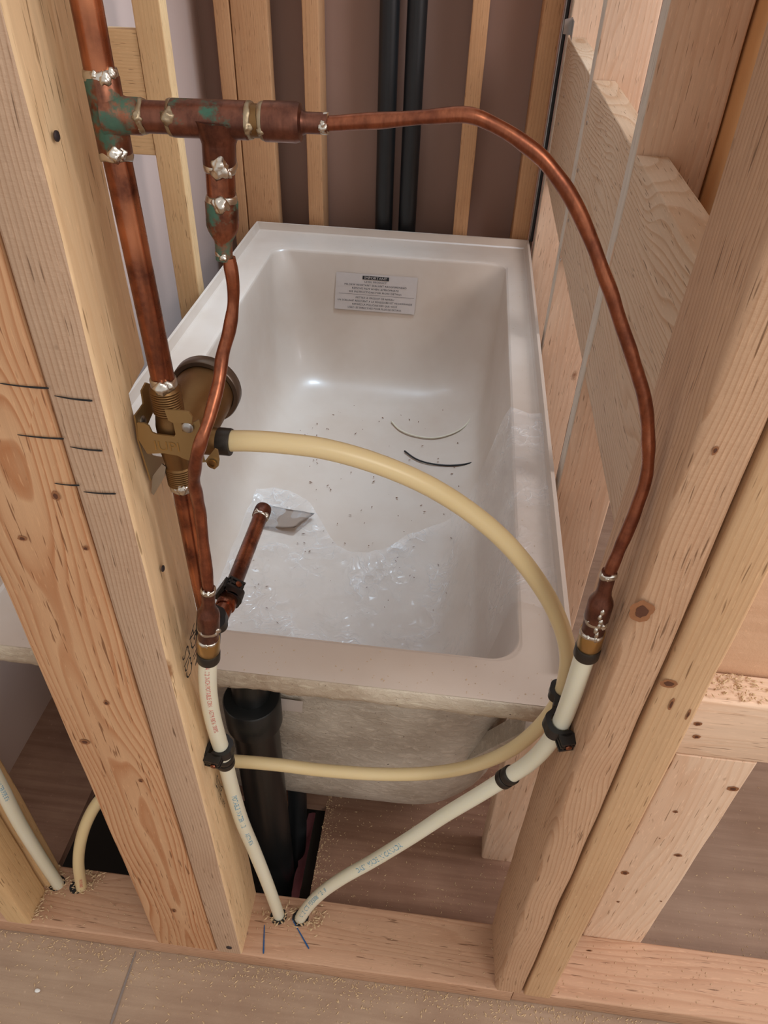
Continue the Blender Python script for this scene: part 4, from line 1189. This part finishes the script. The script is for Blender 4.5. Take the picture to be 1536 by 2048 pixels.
# ------------------------------------------------------------------ sawdust, chips and shavings
def chips(bm, n, fn, s0, s1, flat=0.35):
    for _ in range(n):
        p = fn()
        if p is None: continue
        s = random.uniform(s0, s1)
        a = random.uniform(0, math.pi*2); L = s*random.uniform(0.8, 2.2)
        d = Vector((math.cos(a), math.sin(a), random.uniform(-.15,.25))).normalized(); e_ = Vector((-d.y, d.x, 0)).normalized()
        q = [p-d*L*.5, p+e_*s*.3, p+d*L*.5, p-e_*s*.3]
        b = [bm.verts.new(v) for v in q]; t = bm.verts.new(p+Z*s*flat)
        for i in range(4): bm.faces.new((b[i], b[(i+1)%4], t))
        bm.faces.new(list(reversed(b)))
def f_floor():
    r = random.random()
    if r < 0.35: return Vector((random.uniform(-0.5,1.2)*(random.random()**0.3), -random.expovariate(60)-0.001, 0.0005))
    return Vector((random.uniform(-0.7,1.2), random.uniform(-0.35,0), 0.0005))
def f_back():
    r = random.random()
    if r < 0.45: return Vector((random.uniform(HX1,0.40), random.uniform(0.09,0.45), 0.0005))
    if r < 0.6: return Vector((HX1+random.expovariate(90), random.uniform(0.09,0.3), 0.0005))
    return Vector((random.uniform(0.5,1.3), 0.095+random.expovariate(7), 0.0005))
bm = bmesh.new(); chips(bm, 4200, f_floor, 0.0008, 0.0040); chips(bm, 2200, f_back, 0.0006, 0.0030)
tag(mk('sawdust', bm, M_dust, smooth=False), 'fine pale sawdust scattered over the plywood floor', 'sawdust', kind='stuff')
bm = bmesh.new()
def f_plate(): return Vector((random.uniform(-0.45,1.0), random.uniform(0.004,0.085), P0+0.0012))
chips(bm, 700, f_plate, 0.0006, 0.0024)
for hx, hy, n in ((W(*HOLE1,'z',P0).x, .06, 60), (W(*HOLE2,'z',P0).x+.012, .062, 110), (W(155,1772,'z',P0).x+.01, .072, 160), (W(112,1768,'z',P0).x, .062, 80), (-0.335, 0.02, 160)):
    def fh():
        a = random.uniform(0, 6.28); d = 0.010+abs(random.gauss(0, 0.010))
        x, y = hx+d*math.cos(a), hy+d*math.sin(a)*0.8
        if not 0.003 < y < 0.086: return None
        return Vector((x, y, P0+0.001+random.uniform(0, 0.006)))
    chips(bm, n, fh, 0.0015, 0.0055)
def f_ledge(): return Vector((random.gauss(0.535,0.02), random.uniform(0.094,0.126), 0.6265+random.uniform(0,.003)))
chips(bm, 160, f_ledge, 0.0015, 0.004)
tag(mk('wood_shavings', bm, M_dust, smooth=False), 'wood shavings on the bottom plate around the drilled pipe holes', 'shavings', kind='stuff')
bm = bmesh.new()
def f_deck():
    r = random.random()
    if r < .6: return Vector((random.uniform(-0.3,0.38), random.uniform(0.153,0.205), DK+0.0006))
    if r < .8: return Vector((random.uniform(-0.3,0.38), random.uniform(1.55,1.65), DK+0.0006))
    return Vector((random.uniform(0.352,0.385), random.uniform(0.2,1.6), DK+0.0006))
chips(bm, 260, f_deck, 0.0008, 0.0022)
tag(mk('rim_sawdust', bm, M_dust, smooth=False), 'sprinkling of pale sawdust on the tub rim', 'sawdust', kind='stuff')
bm = bmesh.new()
def f_bas():
    x, y = random.uniform(-0.17,0.27), random.uniform(0.32,1.38)
    return Vector((x, y, fz(x,y)+0.002))
chips(bm, 170, f_bas, 0.0010, 0.0055)
tag(mk('basin_debris', bm, M_dustd, smooth=False), 'small brown wood crumbs on the tub floor', 'debris', kind='stuff')
